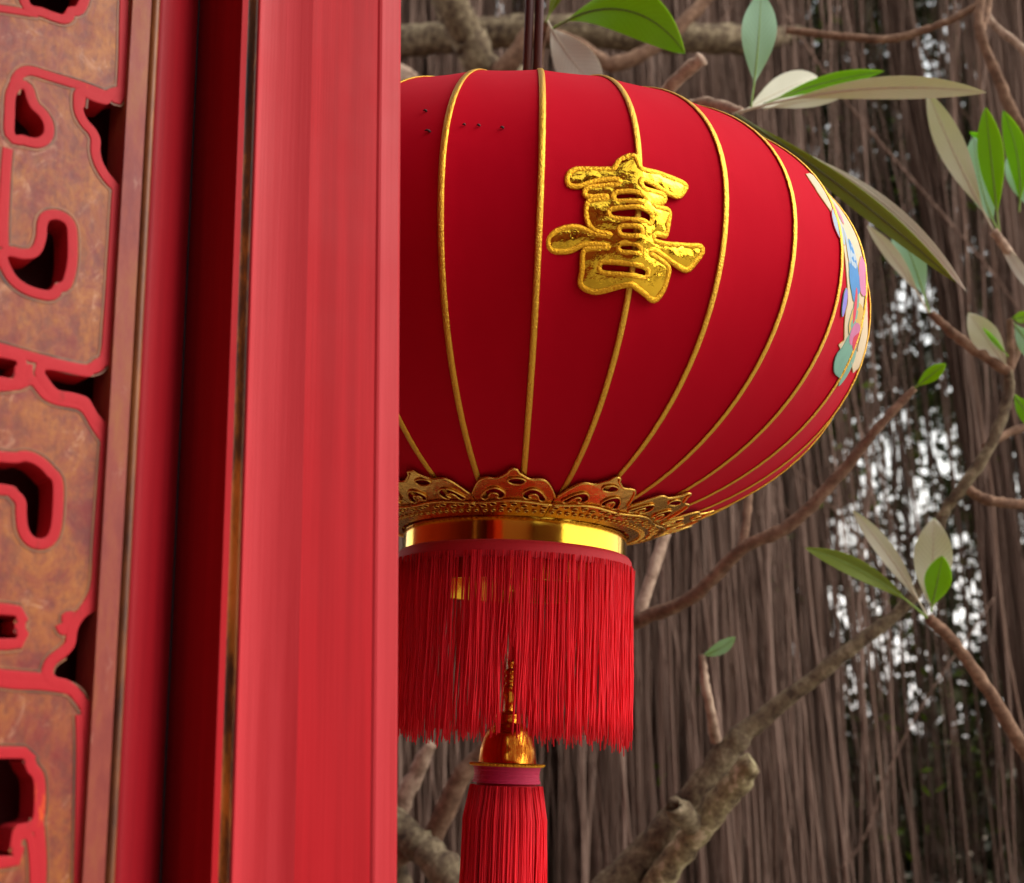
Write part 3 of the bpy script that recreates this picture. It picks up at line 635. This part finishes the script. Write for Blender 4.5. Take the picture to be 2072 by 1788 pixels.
for k in range(10): rect('plank', -.45, -.40+.004*(k % 2), -5.3+k*.52, -5.3+(k+1)*.52-.005, 0, ZBEAM+.12, M_WALL, sw)
wg = thing('dark_reflection_wing', (*TW(-3.3, 4), 0), 'unseen dark timber wing added to darken reflections, across the courtyard', 'building')  # added unseen wing gives the gold ring something dark to reflect
for k in range(20):
    rect('plank', -3.5, -3.25+.01*(k % 2), -.1+k*.5, .395+k*.5, 0, 4.6, M_DARKRED, wg)
rect('roof', -4.4, -2.6, -.3, 10.2, 4.6, 4.8, M_TILE, wg)
rect('dark_reflection_wall', -3.24, 2.2, 9.4, 9.6, 0, 4.2, M_DARKRED, wg)
# ------------------------------------------------------------------ trees
def leafshape(parent, b, t, wpx, Yb, Yt, bend=0, fold=.15, roll=0, flip=False, mats=(0, 0), rim=None, sag=0, u0=.10):
    B = P(*b, Yb); Tt = P(*t, Yt); a = Tt-B; L = np.linalg.norm(a); ah = a/L
    mid = (B+Tt)/2; v = CAM-mid; v /= np.linalg.norm(v); s = np.cross(ah, v); s /= np.linalg.norm(s); nr = np.cross(s, ah)
    if flip: s = -s; nr = -nr
    if nr@v > 0: pass
    ca, sa = math.cos(roll), math.sin(roll); s, nr = s*ca+nr*sa, nr*ca-s*sa
    wm = wpx*((Yb+Yt)/2)/2600*1.0; bm_ = bend*((Yb+Yt)/2)/2600
    sc = np.cross(ah, v); sc /= np.linalg.norm(sc)
    nu, nv = 26, 7; V = []; UV = []
    ctr = []
    ph = random.uniform(0, 6)
    for i in range(nu):
        q = i/(nu-1); c = B+a*q+sc*bm_*4*q*(1-q)+nr*sag*L*4*q*(1-q); ctr.append(c+nr*L*.05*math.sin(q*3.1+ph)*q)
        e = max(0, (q-u0)/(1-u0)); hw = wm/2*(math.sin(math.pi*min(1, e**1.2))**.78) if e > 0 else .0
        hw = max(hw, .0016 if q < .97 else .0005)
        for j in range(nv):
            x = j/(nv-1)*2-1
            V.append(c+nr*L*.05*math.sin(q*3.1+ph)*q+s*hw*x*math.cos(fold)+nr*(abs(x)*hw*math.sin(fold)+.03*wm*math.sin(q*11+ph+x)*abs(x)**2)); UV.append((q, x))
    V = np.array(V); n = len(V); Fa = [[i*nv+j, i*nv+j+1, (i+1)*nv+j+1, (i+1)*nv+j] for i in range(nu-1) for j in range(nv-1)]
    V2 = V-nr*.0005
    Fb = [[k+n for k in f[::-1]] for f in Fa]
    n0 = np.cross(V[Fa[60][1]]-V[Fa[60][0]], V[Fa[60][3]]-V[Fa[60][0]])
    if n0@nr < 0: Fa, Fb = [f[::-1] for f in Fa], [f[::-1] for f in Fb]
    o = mk('leaf', np.concatenate([V, V2]), Fa+Fb, None, parent, True, mats=list(mats), midx=[0]*len(Fa)+[1]*len(Fb), uv=UV+UV)
    ctr = np.array(ctr)-nr*.0003; rr_ = np.linspace(.0021, .0005, nu)*(.6+L*1.6); Vq, Fq = tube(ctr, rr_, 6); mk('midrib', Vq, Fq, M_RIBP if mats[0] is M_LUND else rim or M_RIBG, o)
    return o
def branch(name, parent, pts, mat, rpx, sides=10, jit=.05, sub=7, raw=False):
    """pts: (x, y, Y) photo pixel + depth, or world points when raw; rpx radius in photo pixels (or metres)"""
    if raw: p3 = np.array(pts, float); rd = np.interp(np.linspace(0, 1, len(p3)), np.linspace(0, 1, len(rpx)), rpx)
    else:
        p3 = np.array([P(*q) for q in pts]); rd = np.interp(np.linspace(0, 1, len(p3)), np.linspace(0, 1, len(rpx)), rpx)*np.array([q[2] for q in pts])/2600
    q = smooth_line(np.column_stack([p3, rd]), sub); q[:, :3] += RNG.normal(0, .06, (len(q), 3))*q[:, 3:4]
    V, Fc = tube(q[:, :3], np.maximum(q[:, 3], .001)*(1+RNG.normal(0, .05, len(q))), sides, jit=jit)
    return mk(name, V, Fc, mat, parent)
GT = (M_LTOP, M_LUND)
Y2 = 2.6
rootA = P(1230, 1800, 2.75); 
tA = thing('broadleaf_tree', (rootA[0]-.35, 2.95, 0), 'broad-leaved tree with a mossy forked limb rising below the lantern', 'tree')
base = np.array([rootA[0]-.35, 2.95, -.05])
branch('trunk', tA, [base, base+[.02, 0, .5], rootA+[-.12, .08, -.22], rootA+[-.02, .01, -.03]], M_MOSS, [.085, .075, .062, .05], raw=True, sides=14)
branch('limb', tA, [(1215, 1822, 2.75), (1330, 1700, 2.72), (1430, 1580, 2.68), (1490, 1500, 2.66), (1560, 1440, 2.64), (1700, 1330, 2.6), (1850, 1205, 2.56), (1905, 1050, 2.52), (1945, 990, 2.5), (2000, 910, 2.48), (2040, 805, 2.47), (2040, 750, 2.46)], M_MOSS, [35, 33, 30, 24, 18, 15, 13, 12, 12, 12, 11, 10], 12, .03)
branch('broken_stub', tA, [(1290, 1840, 2.74), (1360, 1745, 2.66), (1430, 1655, 2.6), (1485, 1590, 2.56), (1522, 1542, 2.53)], M_PALEMOSS, [26, 27, 28, 27, 23], 14, .03)
branch('knot', tA, [(1400, 1665, 2.6), (1372, 1640, 2.55), (1362, 1628, 2.53)], M_MOSS, [26, 22, 16], 10, .05)
branch('twig', tA, [(1448, 1500, 2.66), (1440, 1450, 2.6), (1428, 1390, 2.58), (1420, 1325, 2.58)], M_PALEBARK, [12, 10, 9, 7], 8)
branch('branch', tA, [(2040, 752, 2.46), (1965, 703, 2.44), (1925, 672, 2.43), (1884, 634, 2.42)], M_BARK, [12, 11, 10, 7], 9)
branch('branch', tA, [(2040, 752, 2.46), (2062, 700, 2.47), (2090, 640, 2.48), (2130, 560, 2.5)], M_BARK, [11, 10, 9, 8], 9)
branch('twig', tA, [(2042, 756, 2.46), (2046, 700, 2.45), (2043, 646, 2.45)], M_BARK, [9, 9, 7], 9)
branch('branch', tA, [(1950, 985, 2.5), (1985, 1008, 2.5), (2020, 1016, 2.5), (2090, 1020, 2.52), (2200, 990, 2.6)], M_BARK, [10, 11, 11, 11, 9], 9)
branch('branch', tA, [(1000, 1500, 2.9), (1140, 1350, 2.75), (1280, 1262, 2.62), (1400, 1210, 2.5), (1500, 1112, 2.42), (1600, 1062, 2.38), (1700, 960, 2.34), (1780, 862, 2.3), (1850, 787, 2.28)], M_BARK, [18, 16, 15, 14, 14, 13, 12, 10, 7], 10)
branch('branch', tA, [base+[.0, 0, .9], P(780, 1790, 3.0), P(870, 1700, 2.96), P(930, 1580, 2.92), P(1000, 1500, 2.9)], M_BARK, [.035, .03, .024, .022, .02], raw=True)
branch('twig', tA, [(1500, 1114, 2.42), (1508, 1070, 2.43), (1514, 1000, 2.46), (1512, 930, 2.5)], M_BARK, [10, 9, 9, 8], 9)
branch('branch', tA, [(1290, 1255, 2.62), (1320, 1160, 2.64), (1345, 1080, 2.66), (1370, 980, 2.7), (1350, 500, 2.5), (1330, 260, 2.35), (1345, 190, 2.28), (1420, 118, 2.22)], M_PALEBARK, [11, 12, 12, 12, 14, 16, 16, 16], 10)
branch('branch', tA, [(1330, 262, 2.35), (1400, 215, 2.3), (1450, 212, 2.26), (1500, 226, 2.22)], M_PALEBARK, [14, 13, 12, 9], 9)
branch('branch', tA, [(1000, 1500, 2.9), (1060, 1000, 2.9), (1090, 500, 2.7), (1080, 260, 2.5), (1092, 120, 2.3), (1106, 45, 2.2)], M_BARK, [16, 14, 13, 11, 9, 6], 9)
branch('stub', tA, [(800, 1660, 3.0), (840, 1570, 2.98), (872, 1505, 2.96)], M_PALEBARK, [18, 17, 12], 9)
branch('limb', tA, [base+[.0, .02, 1.05], P(760, 1640, 3.02), P(830, 1700, 2.95), P(880, 1740, 2.9), P(960, 1830, 2.85)], M_MOSS, [.04, .036, .034, .036, .04], raw=True)
# leaves of this tree: base px, tip px, width, depths, options
LV = [
 ((1118, 60), (1384, 108), 104, 2.2, 2.05, dict(bend=-68, mats=GT, fold=.12, roll=.1, rim=M_RIBD)),
 ((1106, 40), (1222, 190), 92, 2.2, 2.15, dict(bend=10, mats=(M_LUND, M_LUND), fold=.1)),
 ((1104, 48), (1160, -90), 34, 2.2, 2.15, dict(mats=(M_LOLIVE, M_LOLIVE), fold=.3)),
 ((1519, 222), (1540, -22), 78, 2.2, 2.18, dict(mats=(M_LSAGE, M_LTOP), fold=.05, u0=.22, bend=4)),
 ((1502, 228), (1650, 158), 66, 2.24, 2.32, dict(mats=(M_LUND, M_LTOP), fold=.1, bend=-6)),
 ((1545, 222), (1702, 198), 30, 2.22, 2.2, dict(mats=(M_LUND, M_LTOP), fold=.1, bend=-4)),
 ((1545, 212), (1785, 146), 34, 2.21, 2.2, dict(mats=(M_LTOP, M_LUND), fold=.25, bend=-10)),
 ((1482, 232), (1996, 188), 50, 2.2, 2.05, dict(mats=(M_LUND, M_LTOP), fold=.1, bend=-30, u0=.25, rim=M_RIBD)),
 ((1487, 232), (1944, 580), 44, 2.18, 1.98, dict(mats=(M_LOLIVE, M_LUND), fold=.2, bend=-14, u0=.03, rim=M_RIBD)),
 ((1640, 318), (1944, 580), 28, 2.16, 1.97, dict(mats=(M_LUND, M_LUND), fold=.1, bend=-26, u0=.03, rim=M_RIBD)),
 ((1879, 634), (1754, 456), 30, 2.42, 2.36, dict(mats=(M_LUND, M_LTOP), fold=.1, bend=8, u0=.2)),
 ((1881, 634), (1812, 446), 62, 2.42, 2.44, dict(mats=(M_LSAGE, M_LTOP), fold=.1, bend=4, u0=.18)),
 ((2040, 746), (1958, 632), 56, 2.45, 2.4, dict(mats=(M_LUND, M_LTOP), fold=.1, u0=.05)),
 ((2040, 722), (1990, 665), 10, 2.44, 2.39, dict(mats=(M_LTOP, M_LTOP), fold=.1, u0=.05)),
 ((1850, 786), (1914, 736), 30, 2.28, 2.24, dict(mats=(M_LTOP, M_LUND), fold=.15, u0=.08)),
 ((1419, 1328), (1487, 1290), 26, 2.58, 2.54, dict(mats=(M_LSAGE, M_LTOP), fold=.1, bend=5, u0=.03)),
 ((2046, 646), (2085, 640), 26, 2.45, 2.4, dict(mats=(M_LOLIVE, M_LTOP), fold=.2)),
 ((2046, 648), (2110, 735), 44, 2.45, 2.42, dict(mats=(M_LSAGE, M_LTOP), fold=.1)),
 ((2046, 790), (2100, 870), 34, 2.47, 2.44, dict(mats=(M_LTOP, M_LUND), fold=.1)),
]
for b, t, w, y0, y1, kw in LV: leafshape(tA, b, t, w, y0, y1, **kw)
# second tree, its trunk right of the picture
rB = P(2500, 1500, 2.8)
tB_ = thing('slender_tree', (rB[0], 2.8, 0), 'slender young tree with thin leafy branches reaching in beside the hanging roots', 'tree')
b2 = np.array([rB[0], 2.8, -.05])
branch('trunk', tB_, [b2, b2+[.03, 0, .8], b2+[-.02, .02, 1.6], P(2330, 700, 2.75), P(2250, 200, 2.7), P(2200, -250, 2.65)], M_BARK, [.06, .055, .05, .04, .03, .02], raw=True, sides=12)
branch('branch', tB_, [b2+[0, 0, 1.35], P(2200, 1700, 2.6), P(2080, 1530, 2.5), P(2000, 1400, 2.46), P(1930, 1300, 2.42), P(1878, 1250, 2.4)], M_BARK, [.03, .02, .0145, .0125, .0115, .010], raw=True, sides=10)
branch('branch', tB_, [(2330, 700, 2.75), (2180, 640, 2.6), (2072, 555, 2.46), (2040, 510, 2.42), (2010, 468, 2.4)], M_PALEBARK, [16, 14, 12, 11, 9], 9)
branch('branch', tB_, [(2250, 330, 2.7), (2150, 330, 2.66), (2072, 268, 2.62), (2022, 165, 2.6), (1982, 62, 2.58), (1984, 0, 2.58), (1990, -80, 2.58)], M_BARK, [13, 13, 12, 12, 11, 11, 10], 9)
branch('branch', tB_, [(1984, 66, 2.58), (1998, 20, 2.6), (2006, -50, 2.62)], M_BARK, [9, 9, 8], 8)
branch('branch', tB_, [(1984, 8, 2.58), (1930, 38, 2.6), (1880, 58, 2.62), (1800, 80, 2.64), (1700, 74, 2.66), (1590, 62, 2.68)], M_BARK, [8, 9, 9, 9, 9, 8], 8)
branch('branch', tB_, [(2240, 160, 2.7), (2120, 140, 2.7), (2060, 90, 2.7), (2002, 38, 2.7), (1985, -40, 2.7)], M_PALEBARK, [10, 9, 9, 8, 7], 8)
branch('branch', tB_, [(2330, 900, 2.75), (2150, 860, 2.7), (2060, 870, 2.68), (1990, 905, 2.66)], M_BARK, [12, 10, 9, 7], 8)
LB = [
 ((2012, 470), (1876, 186), 58, 2.4, 2.3, dict(mats=(M_LUND, M_LTOP), fold=.1, bend=-4, u0=.16)),
 ((2022, 470), (1994, 218), 54, 2.4, 2.3, dict(mats=(M_LTOP, M_LUND), fold=.12, u0=.16)),
 ((2018, 465), (1972, 282), 66, 2.42, 2.44, dict(mats=(M_LSAGE, M_LTOP), fold=.05, bend=-10, u0=.1)),
 ((2062, 430), (2030, 225), 44, 2.44, 2.38, dict(mats=(M_LTOP, M_LUND), fold=.1, bend=14)),
 ((2020, 300), (1962, 268), 16, 2.43, 2.43, dict(mats=(M_LTOP, M_LTOP), fold=.1)),
 ((2090, 440), (2052, 288), 66, 2.44, 2.44, dict(mats=(M_LSAGE, M_LTOP), fold=.1)),
 ((1876, 1248), (1727, 1036), 36, 2.4, 2.34, dict(mats=(M_LUND, M_LTOP), fold=.15, bend=8, u0=.14)),
 ((1886, 1232), (1890, 1048), 76, 2.4, 2.36, dict(mats=(M_LUND, M_LTOP), fold=.06, u0=.0)),
 ((1884, 1238), (1907, 1128), 52, 2.39, 2.32, dict(mats=(M_LTOP, M_LUND), fold=.1, u0=.12)),
 ((1880, 1256), (1630, 1110), 40, 2.4, 2.3, dict(mats=(M_LOLIVE, M_LUND), fold=.3, bend=18, u0=.2)),
 ((2010, 470), (2100, 600), 26, 2.42, 2.4, dict(mats=(M_LUND, M_LUND), fold=.1)),
]
for b, t, w, y0, y1, kw in LB: leafshape(tB_, b, t, w, y0, y1, **kw)
# ------------------------------------------------------------------ banyan: limbs, hanging roots, crown
ban = thing('banyan_tree', (-1.6, 7.2, 0), 'old banyan behind the lantern with a curtain of brown aerial roots', 'tree')
branch('trunk', ban, [(-1.6, 7.2, -.1), (-1.5, 7.2, 1.5), (-1.3, 7.1, 3.2), (-1.0, 6.9, 5.0), (-.4, 6.6, 6.8)], M_ROOT, [.75, .6, .55, .5, .4], raw=True, sides=18, jit=.08)
branch('limb', ban, [(-1.1, 6.9, 4.6), (0, 5.6, 5.9), (1.5, 5.4, 6.3), (3.4, 5.6, 6.5), (5.5, 6.0, 6.8)], M_ROOT, [.3, .24, .2, .16, .1], raw=True, sides=12)
branch('limb', ban, [(-.6, 6.7, 6.2), (1.0, 6.9, 6.9), (3.0, 7.0, 7.2), (5.5, 7.2, 7.4)], M_ROOT, [.3, .24, .2, .12], raw=True, sides=12)
branch('limb', ban, [(-1.2, 6.9, 4.2), P(700, 140, 5.2), P(820, 88, 4.6), P(1050, 66, 4.4), P(1300, 72, 4.4), P(1500, 82, 4.5), P(1620, 70, 4.8)], M_MOSS, [.12, .09, .062, .062, .06, .055, .03], raw=True, sides=12)
branch('limb', ban, [(-1.4, 7.0, 2.6), P(1010, 330, 4.6), P(975, 150, 4.0), P(945, 75, 3.9), P(900, -20, 3.8), P(860, -160, 3.8)], M_MOSS, [.09, .075, .062, .062, .06, .05], raw=True, sides=12)
branch('limb', ban, [P(975, 170, 4.0), P(1030, 130, 3.9), P(1080, 70, 3.85), P(1160, 90, 3.8), P(1240, 130, 3.8), P(1330, 90, 3.8), P(1420, 10, 3.8), P(1470, -60, 3.8)], M_BARK, [.03, .034, .03, .026, .026, .024, .022, .02], raw=True, sides=10)
branch('limb', ban, [P(760, 200, 4.2), P(805, 150, 4.1), P(840, 175, 4.0), P(900, 200, 4.0)], M_PALEBARK, [.04, .036, .03, .02], raw=True, sides=10)
GAPS = [(1955,30,36,34,.9),(1870,118,50,42,.7),(1900,180,60,30,.45),(2030,220,30,60,.45),(1890,250,60,16,.4),(1745,350,20,14,.3),(1850,630,50,75,.6),(1745,610,22,14,.4),(1800,880,70,80,.5),(1830,1060,55,120,.6),(1700,1080,30,60,.6),(1590,1270,40,80,.55),(1960,1210,26,130,.75),(2055,1000,30,200,.5),(1790,1290,60,70,.65),(1640,1240,30,70,.55),(1430,1460,40,60,.5),(1720,1400,45,70,.4),(1780,1280,60,50,.5),(830,160,40,30,.4),(1060,30,100,30,.5),(830,1650,40,50,.35),(1290,1280,16,36,.7),(1330,140,50,20,.4),(2010,150,40,60,.5),(1900,940,60,110,.6),(1780,1120,50,90,.6),(1760,960,30,60,.55),(1870,1180,40,60,.6),(1680,1250,30,60,.5),(1560,1180,26,50,.4),(1520,1330,20,40,.4),(1620,1120,30,40,.3),(1750,1560,40,60,.3),(1680,1010,20,30,.4)]
rg_ = random.Random(11)
for _ in range(70):
    GAPS.append((rg_.uniform(1560, 2080), rg_.uniform(0, 1560), rg_.uniform(8, 16), rg_.uniform(10, 30), .5))
for _ in range(26):
    GAPS.append((rg_.gauss(1800, 110), rg_.gauss(1080, 170), rg_.uniform(10, 20), rg_.uniform(16, 50), .8))
for _ in range(12): GAPS.append((rg_.uniform(820, 1500), rg_.uniform(0, 150), rg_.uniform(8, 14), rg_.uniform(8, 18), .7))
def gapw(x, y):
    g_ = 0
    for cx, cy, rx, ry, s_ in GAPS:
        e = ((x-cx)/rx)**2+((y-cy)/ry)**2
        g_ = max(g_, s_*math.exp(-e*.7))
    return g_
def root_geo(x, y, zt, zb, r, lean, sides, n, wob_):
    ph = RNG.uniform(0, 6.3, 6); fq = RNG.uniform(2, 7, 3); pts = []; rd = []
    for k in range(n):
        s = k/(n-1); z = zt+(zb-zt)*s
        pts.append((x+lean*s+wob_*(math.sin(ph[0]+s*fq[0])+.5*math.sin(ph[1]+s*fq[1]*2.2)+.22*math.sin(ph[4]+s*fq[2]*6)), y+wob_*math.sin(ph[2]+s*6), z)); rd.append(r*(.75+.4*s+.16*math.sin(ph[3]+s*17)+.1*math.sin(ph[5]+s*41)))
    return tube(pts, rd, sides, jit=.12 if r > .02 else .06)
def pillar(x, y, r, lean):
    """a fused bundle: many thin roots wound round one leaning axis"""
    ph = RNG.uniform(0, 6.3, 3); parts = []
    for k in range(int(26+r*260)):
        a0 = RNG.uniform(0, 6.3); ra = r*math.sqrt(RNG.uniform(.1, 1)); tw_ = RNG.normal(0, .8); rr_ = RNG.uniform(.004, .0125); pts = []; rd = []; q1, q2 = RNG.uniform(0, 6.3, 2)
        for i in range(20):
            s = i/19; a = a0+tw_*s; f_ = ra*(.75+.45*s*s)
            pts.append((x+lean*s+.05*math.sin(ph[0]+s*4)+f_*math.cos(a)+.012*math.sin(q1+s*11), y+f_*math.sin(a)*.8+.03*math.sin(ph[1]+s*5), 6.4-6.43*s)); rd.append(rr_*(.8+.3*s+.2*math.sin(q2+s*15)))
        parts.append(tube(pts, rd, 5, jit=.06))
    return join(parts)
def colx(x, Y): return 1036+2600*x/Y
cnt = 0
for xp_, Yd, r_, ln in ((700, 5.9, .09, .1), (860, 6.3, .08, -.1), (1110, 6.1, .07, .05), (1330, 6.0, .075, .12), (1440, 5.8, .055, -.05), (1560, 6.2, .085, .1), (1625, 6.4, .06, -.05), (2010, 5.5, .075, .42), (2130, 6.0, .09, .1), (2260, 5.9, .07, 0), (2390, 6.1, .09, .1)):
    V, Fc = pillar((xp_-1036)/2600*Yd*1.02-ln*.75, Yd, r_, ln); mk('root_bundle', V, Fc, M_ROOT, ban); cnt += 1
DENS = [(1235, .0), (1330, .0), (1450, .0)]
while cnt < 300:
    big = cnt < 26
    Yd = RNG.uniform(4.6, 6.2) if not big else RNG.uniform(4.9, 6.6)
    xp = RNG.uniform(640, 2420); x = (xp-1036)/2600*Yd*1.02
    g_ = max(gapw(xp, yy) for yy in (40, 120, 640, 900, 1060, 1250))
    if RNG.uniform() < min(.93, g_*2.2): continue
    r = RNG.uniform(.014, .044) if big else RNG.choice([.002, .003, .004, .006, .009])*RNG.uniform(.8, 1.3)
    zb_ = -.02 if big or RNG.uniform() < .8 else RNG.uniform(.6, 2.6)
    V, Fc = root_geo(x, Yd, RNG.uniform(5.9, 6.6), zb_, r, RNG.normal(0, .08), 9 if big else 6, 34 if big else 24, .025 if big else RNG.uniform(.015, .06))
    mk('aerial_root', V, Fc, M_ROOT, ban); cnt += 1
CL = np.r_[RNG.uniform(500, 2560, 95), RNG.uniform(1200, 1700, 22)]
def mass(name, N, Y0, Y1, rs, parent, mat, gapk):
    parts = []
    while len(parts) < N:
        Yd = RNG.uniform(Y0, Y1); xp = RNG.uniform(500, 2560) if RNG.uniform() < .2 else RNG.normal(CL[RNG.integers(len(CL))], RNG.uniform(5, 22)); x = (xp-1036)/2600*Yd*1.02
        g_ = max(gapw(xp, yy) for yy in (40, 120, 640, 900, 1060, 1250))
        if RNG.uniform() < min(.95, g_*gapk*1.5): continue
        parts.append(root_geo(x, Yd, RNG.uniform(6.2, 7.0), -.02 if RNG.uniform() < .75 else RNG.uniform(.5, 3.5), RNG.choice(rs)*RNG.uniform(.7, 1.3), RNG.normal(0, .16), 4, 16, RNG.uniform(.02, .08)))
    V, Fc = join(parts); o = mk(name, V, Fc, mat, parent); tag(o, kind='stuff'); return o
mass('root_curtain', 4600, 4.6, 7.8, [.0014, .002, .0026, .0034, .005], ban, M_ROOTF, .95)
parts = []
for _ in range(70):
    Yd = RNG.uniform(4.5, 6.5); x = (RNG.uniform(900, 2300)-1036)/2600*Yd; z1_ = RNG.uniform(1.0, 4.8); ln_ = RNG.normal(0, .7); hgt = RNG.uniform(.6, 2.2); r_ = RNG.uniform(.0025, .007); ph_ = RNG.uniform(0, 6.3)
    parts.append(tube([(x+ln_*s_+.08*math.sin(ph_+s_*5), Yd, z1_+hgt*(1-s_)-.15*math.sin(s_*3.1)) for s_ in np.linspace(0, 1, 14)], r_, 5, jit=.08))
V, Fc = join(parts); tag(mk('crossing_roots', V, Fc, M_ROOT, ban), kind='stuff')
pc = []
for _ in range(60):
    Yd = RNG.uniform(4.8, 7.2); c_ = P(RNG.uniform(1300, 2200), RNG.uniform(-40, 1750), Yd); pc.append(c_+RNG.normal(0, 1, (int(RNG.integers(3, 12)), 3))*[.06, .06, .12])
m = Mat('sprout_leaf', (96, 120, 36), .5); m.col(m.mix(m.noise(4), (80, 112, 30), (118, 128, 46))); m.translucent(.35, (130, 170, 30))
leafcloud_late = (np.concatenate(pc), m.m)
# leaves far behind, thin enough in places to let the sky through
def leafcloud(name, pts, sz, mat, parent=None, label=None):
    N = len(pts); a = RNG.normal(size=(N, 3)); a /= np.linalg.norm(a, axis=1)[:, None]; b = RNG.normal(size=(N, 3)); b -= a*(a*b).sum(1)[:, None]; b /= np.linalg.norm(b, axis=1)[:, None]
    s = sz*RNG.uniform(.6, 1.3, (N, 1)); V = np.stack([pts-a*s, pts+b*s*.42, pts+a*s, pts-b*s*.42], 1).reshape(-1, 3)
    if parent is not None: V = V-ORG[parent]
    me = bpy.data.meshes.new(name); me.vertices.add(4*N); me.vertices.foreach_set('co', V.ravel()); me.loops.add(4*N); me.loops.foreach_set('vertex_index', np.arange(4*N, dtype=np.int32))
    me.polygons.add(N); me.polygons.foreach_set('loop_start', np.arange(0, 4*N, 4, dtype=np.int32)); me.polygons.foreach_set('loop_total', np.full(N, 4, dtype=np.int32)); me.update(); me.validate()
    me.materials.append(mat); o = bpy.data.objects.new(name, me); link(o, parent); tag(o, label, kind='stuff'); return o
leafcloud('root_sprouts', leafcloud_late[0], .035, leafcloud_late[1], ban)
N = 170000
pts = np.column_stack([RNG.uniform(-4.2, 6.2, N), RNG.uniform(8.2, 9.8, N), RNG.uniform(-.05, 9.0, N)])
dv = pts-CAM; zz = dv@Fv; X = 1036+FP*(dv@Rv)/zz; Yp = 894-FP*(dv@Uv)/zz
gw = np.zeros(N)
for cx, cy, rx, ry, s_ in GAPS: gw = np.maximum(gw, s_*np.exp(-.7*(((X-cx)/rx)**2+((Yp-cy)/ry)**2)))
keep = RNG.uniform(size=N) > np.minimum(.97, gw*2.6)
leafcloud('far_foliage', pts[keep], .08, M_FAR, None, 'dense dark green foliage far behind the hanging roots')
NG = 300000
pg = np.column_stack([RNG.uniform(-1.5, 4.6, NG), RNG.uniform(8.2, 9.4, NG), RNG.uniform(.5, 8.2, NG)])
dv = pg-CAM; zz = dv@Fv; X = 1036+FP*(dv@Rv)/zz; Yp = 894-FP*(dv@Uv)/zz; gw = np.zeros(NG)
for cx, cy, rx, ry, s_ in GAPS: gw = np.maximum(gw, s_*np.exp(-.7*(((X-cx)/rx)**2+((Yp-cy)/ry)**2)))
pg = pg[(gw > .1) & (RNG.uniform(size=NG) < .13)]
leafcloud('far_sprigs', pg, .05, M_FAR, None, 'small leaves on the thin far sprigs against the sky')
N = 9000
pts = np.column_stack([RNG.uniform(-4, 6, N), RNG.uniform(4.6, 8.5, N), RNG.uniform(6.3, 8.6, N)])
dv = pts-CAM; zz = dv@Fv; X = 1036+FP*(dv@Rv)/zz; Yp = 894-FP*(dv@Uv)/zz; gw = np.zeros(N)
for cx, cy, rx, ry, s_ in GAPS: gw = np.maximum(gw, s_*np.exp(-.7*(((X-cx)/rx)**2+((Yp-cy)/ry)**2)))
leafcloud('crown', pts[gw < .12], .09, M_FAR, ban)
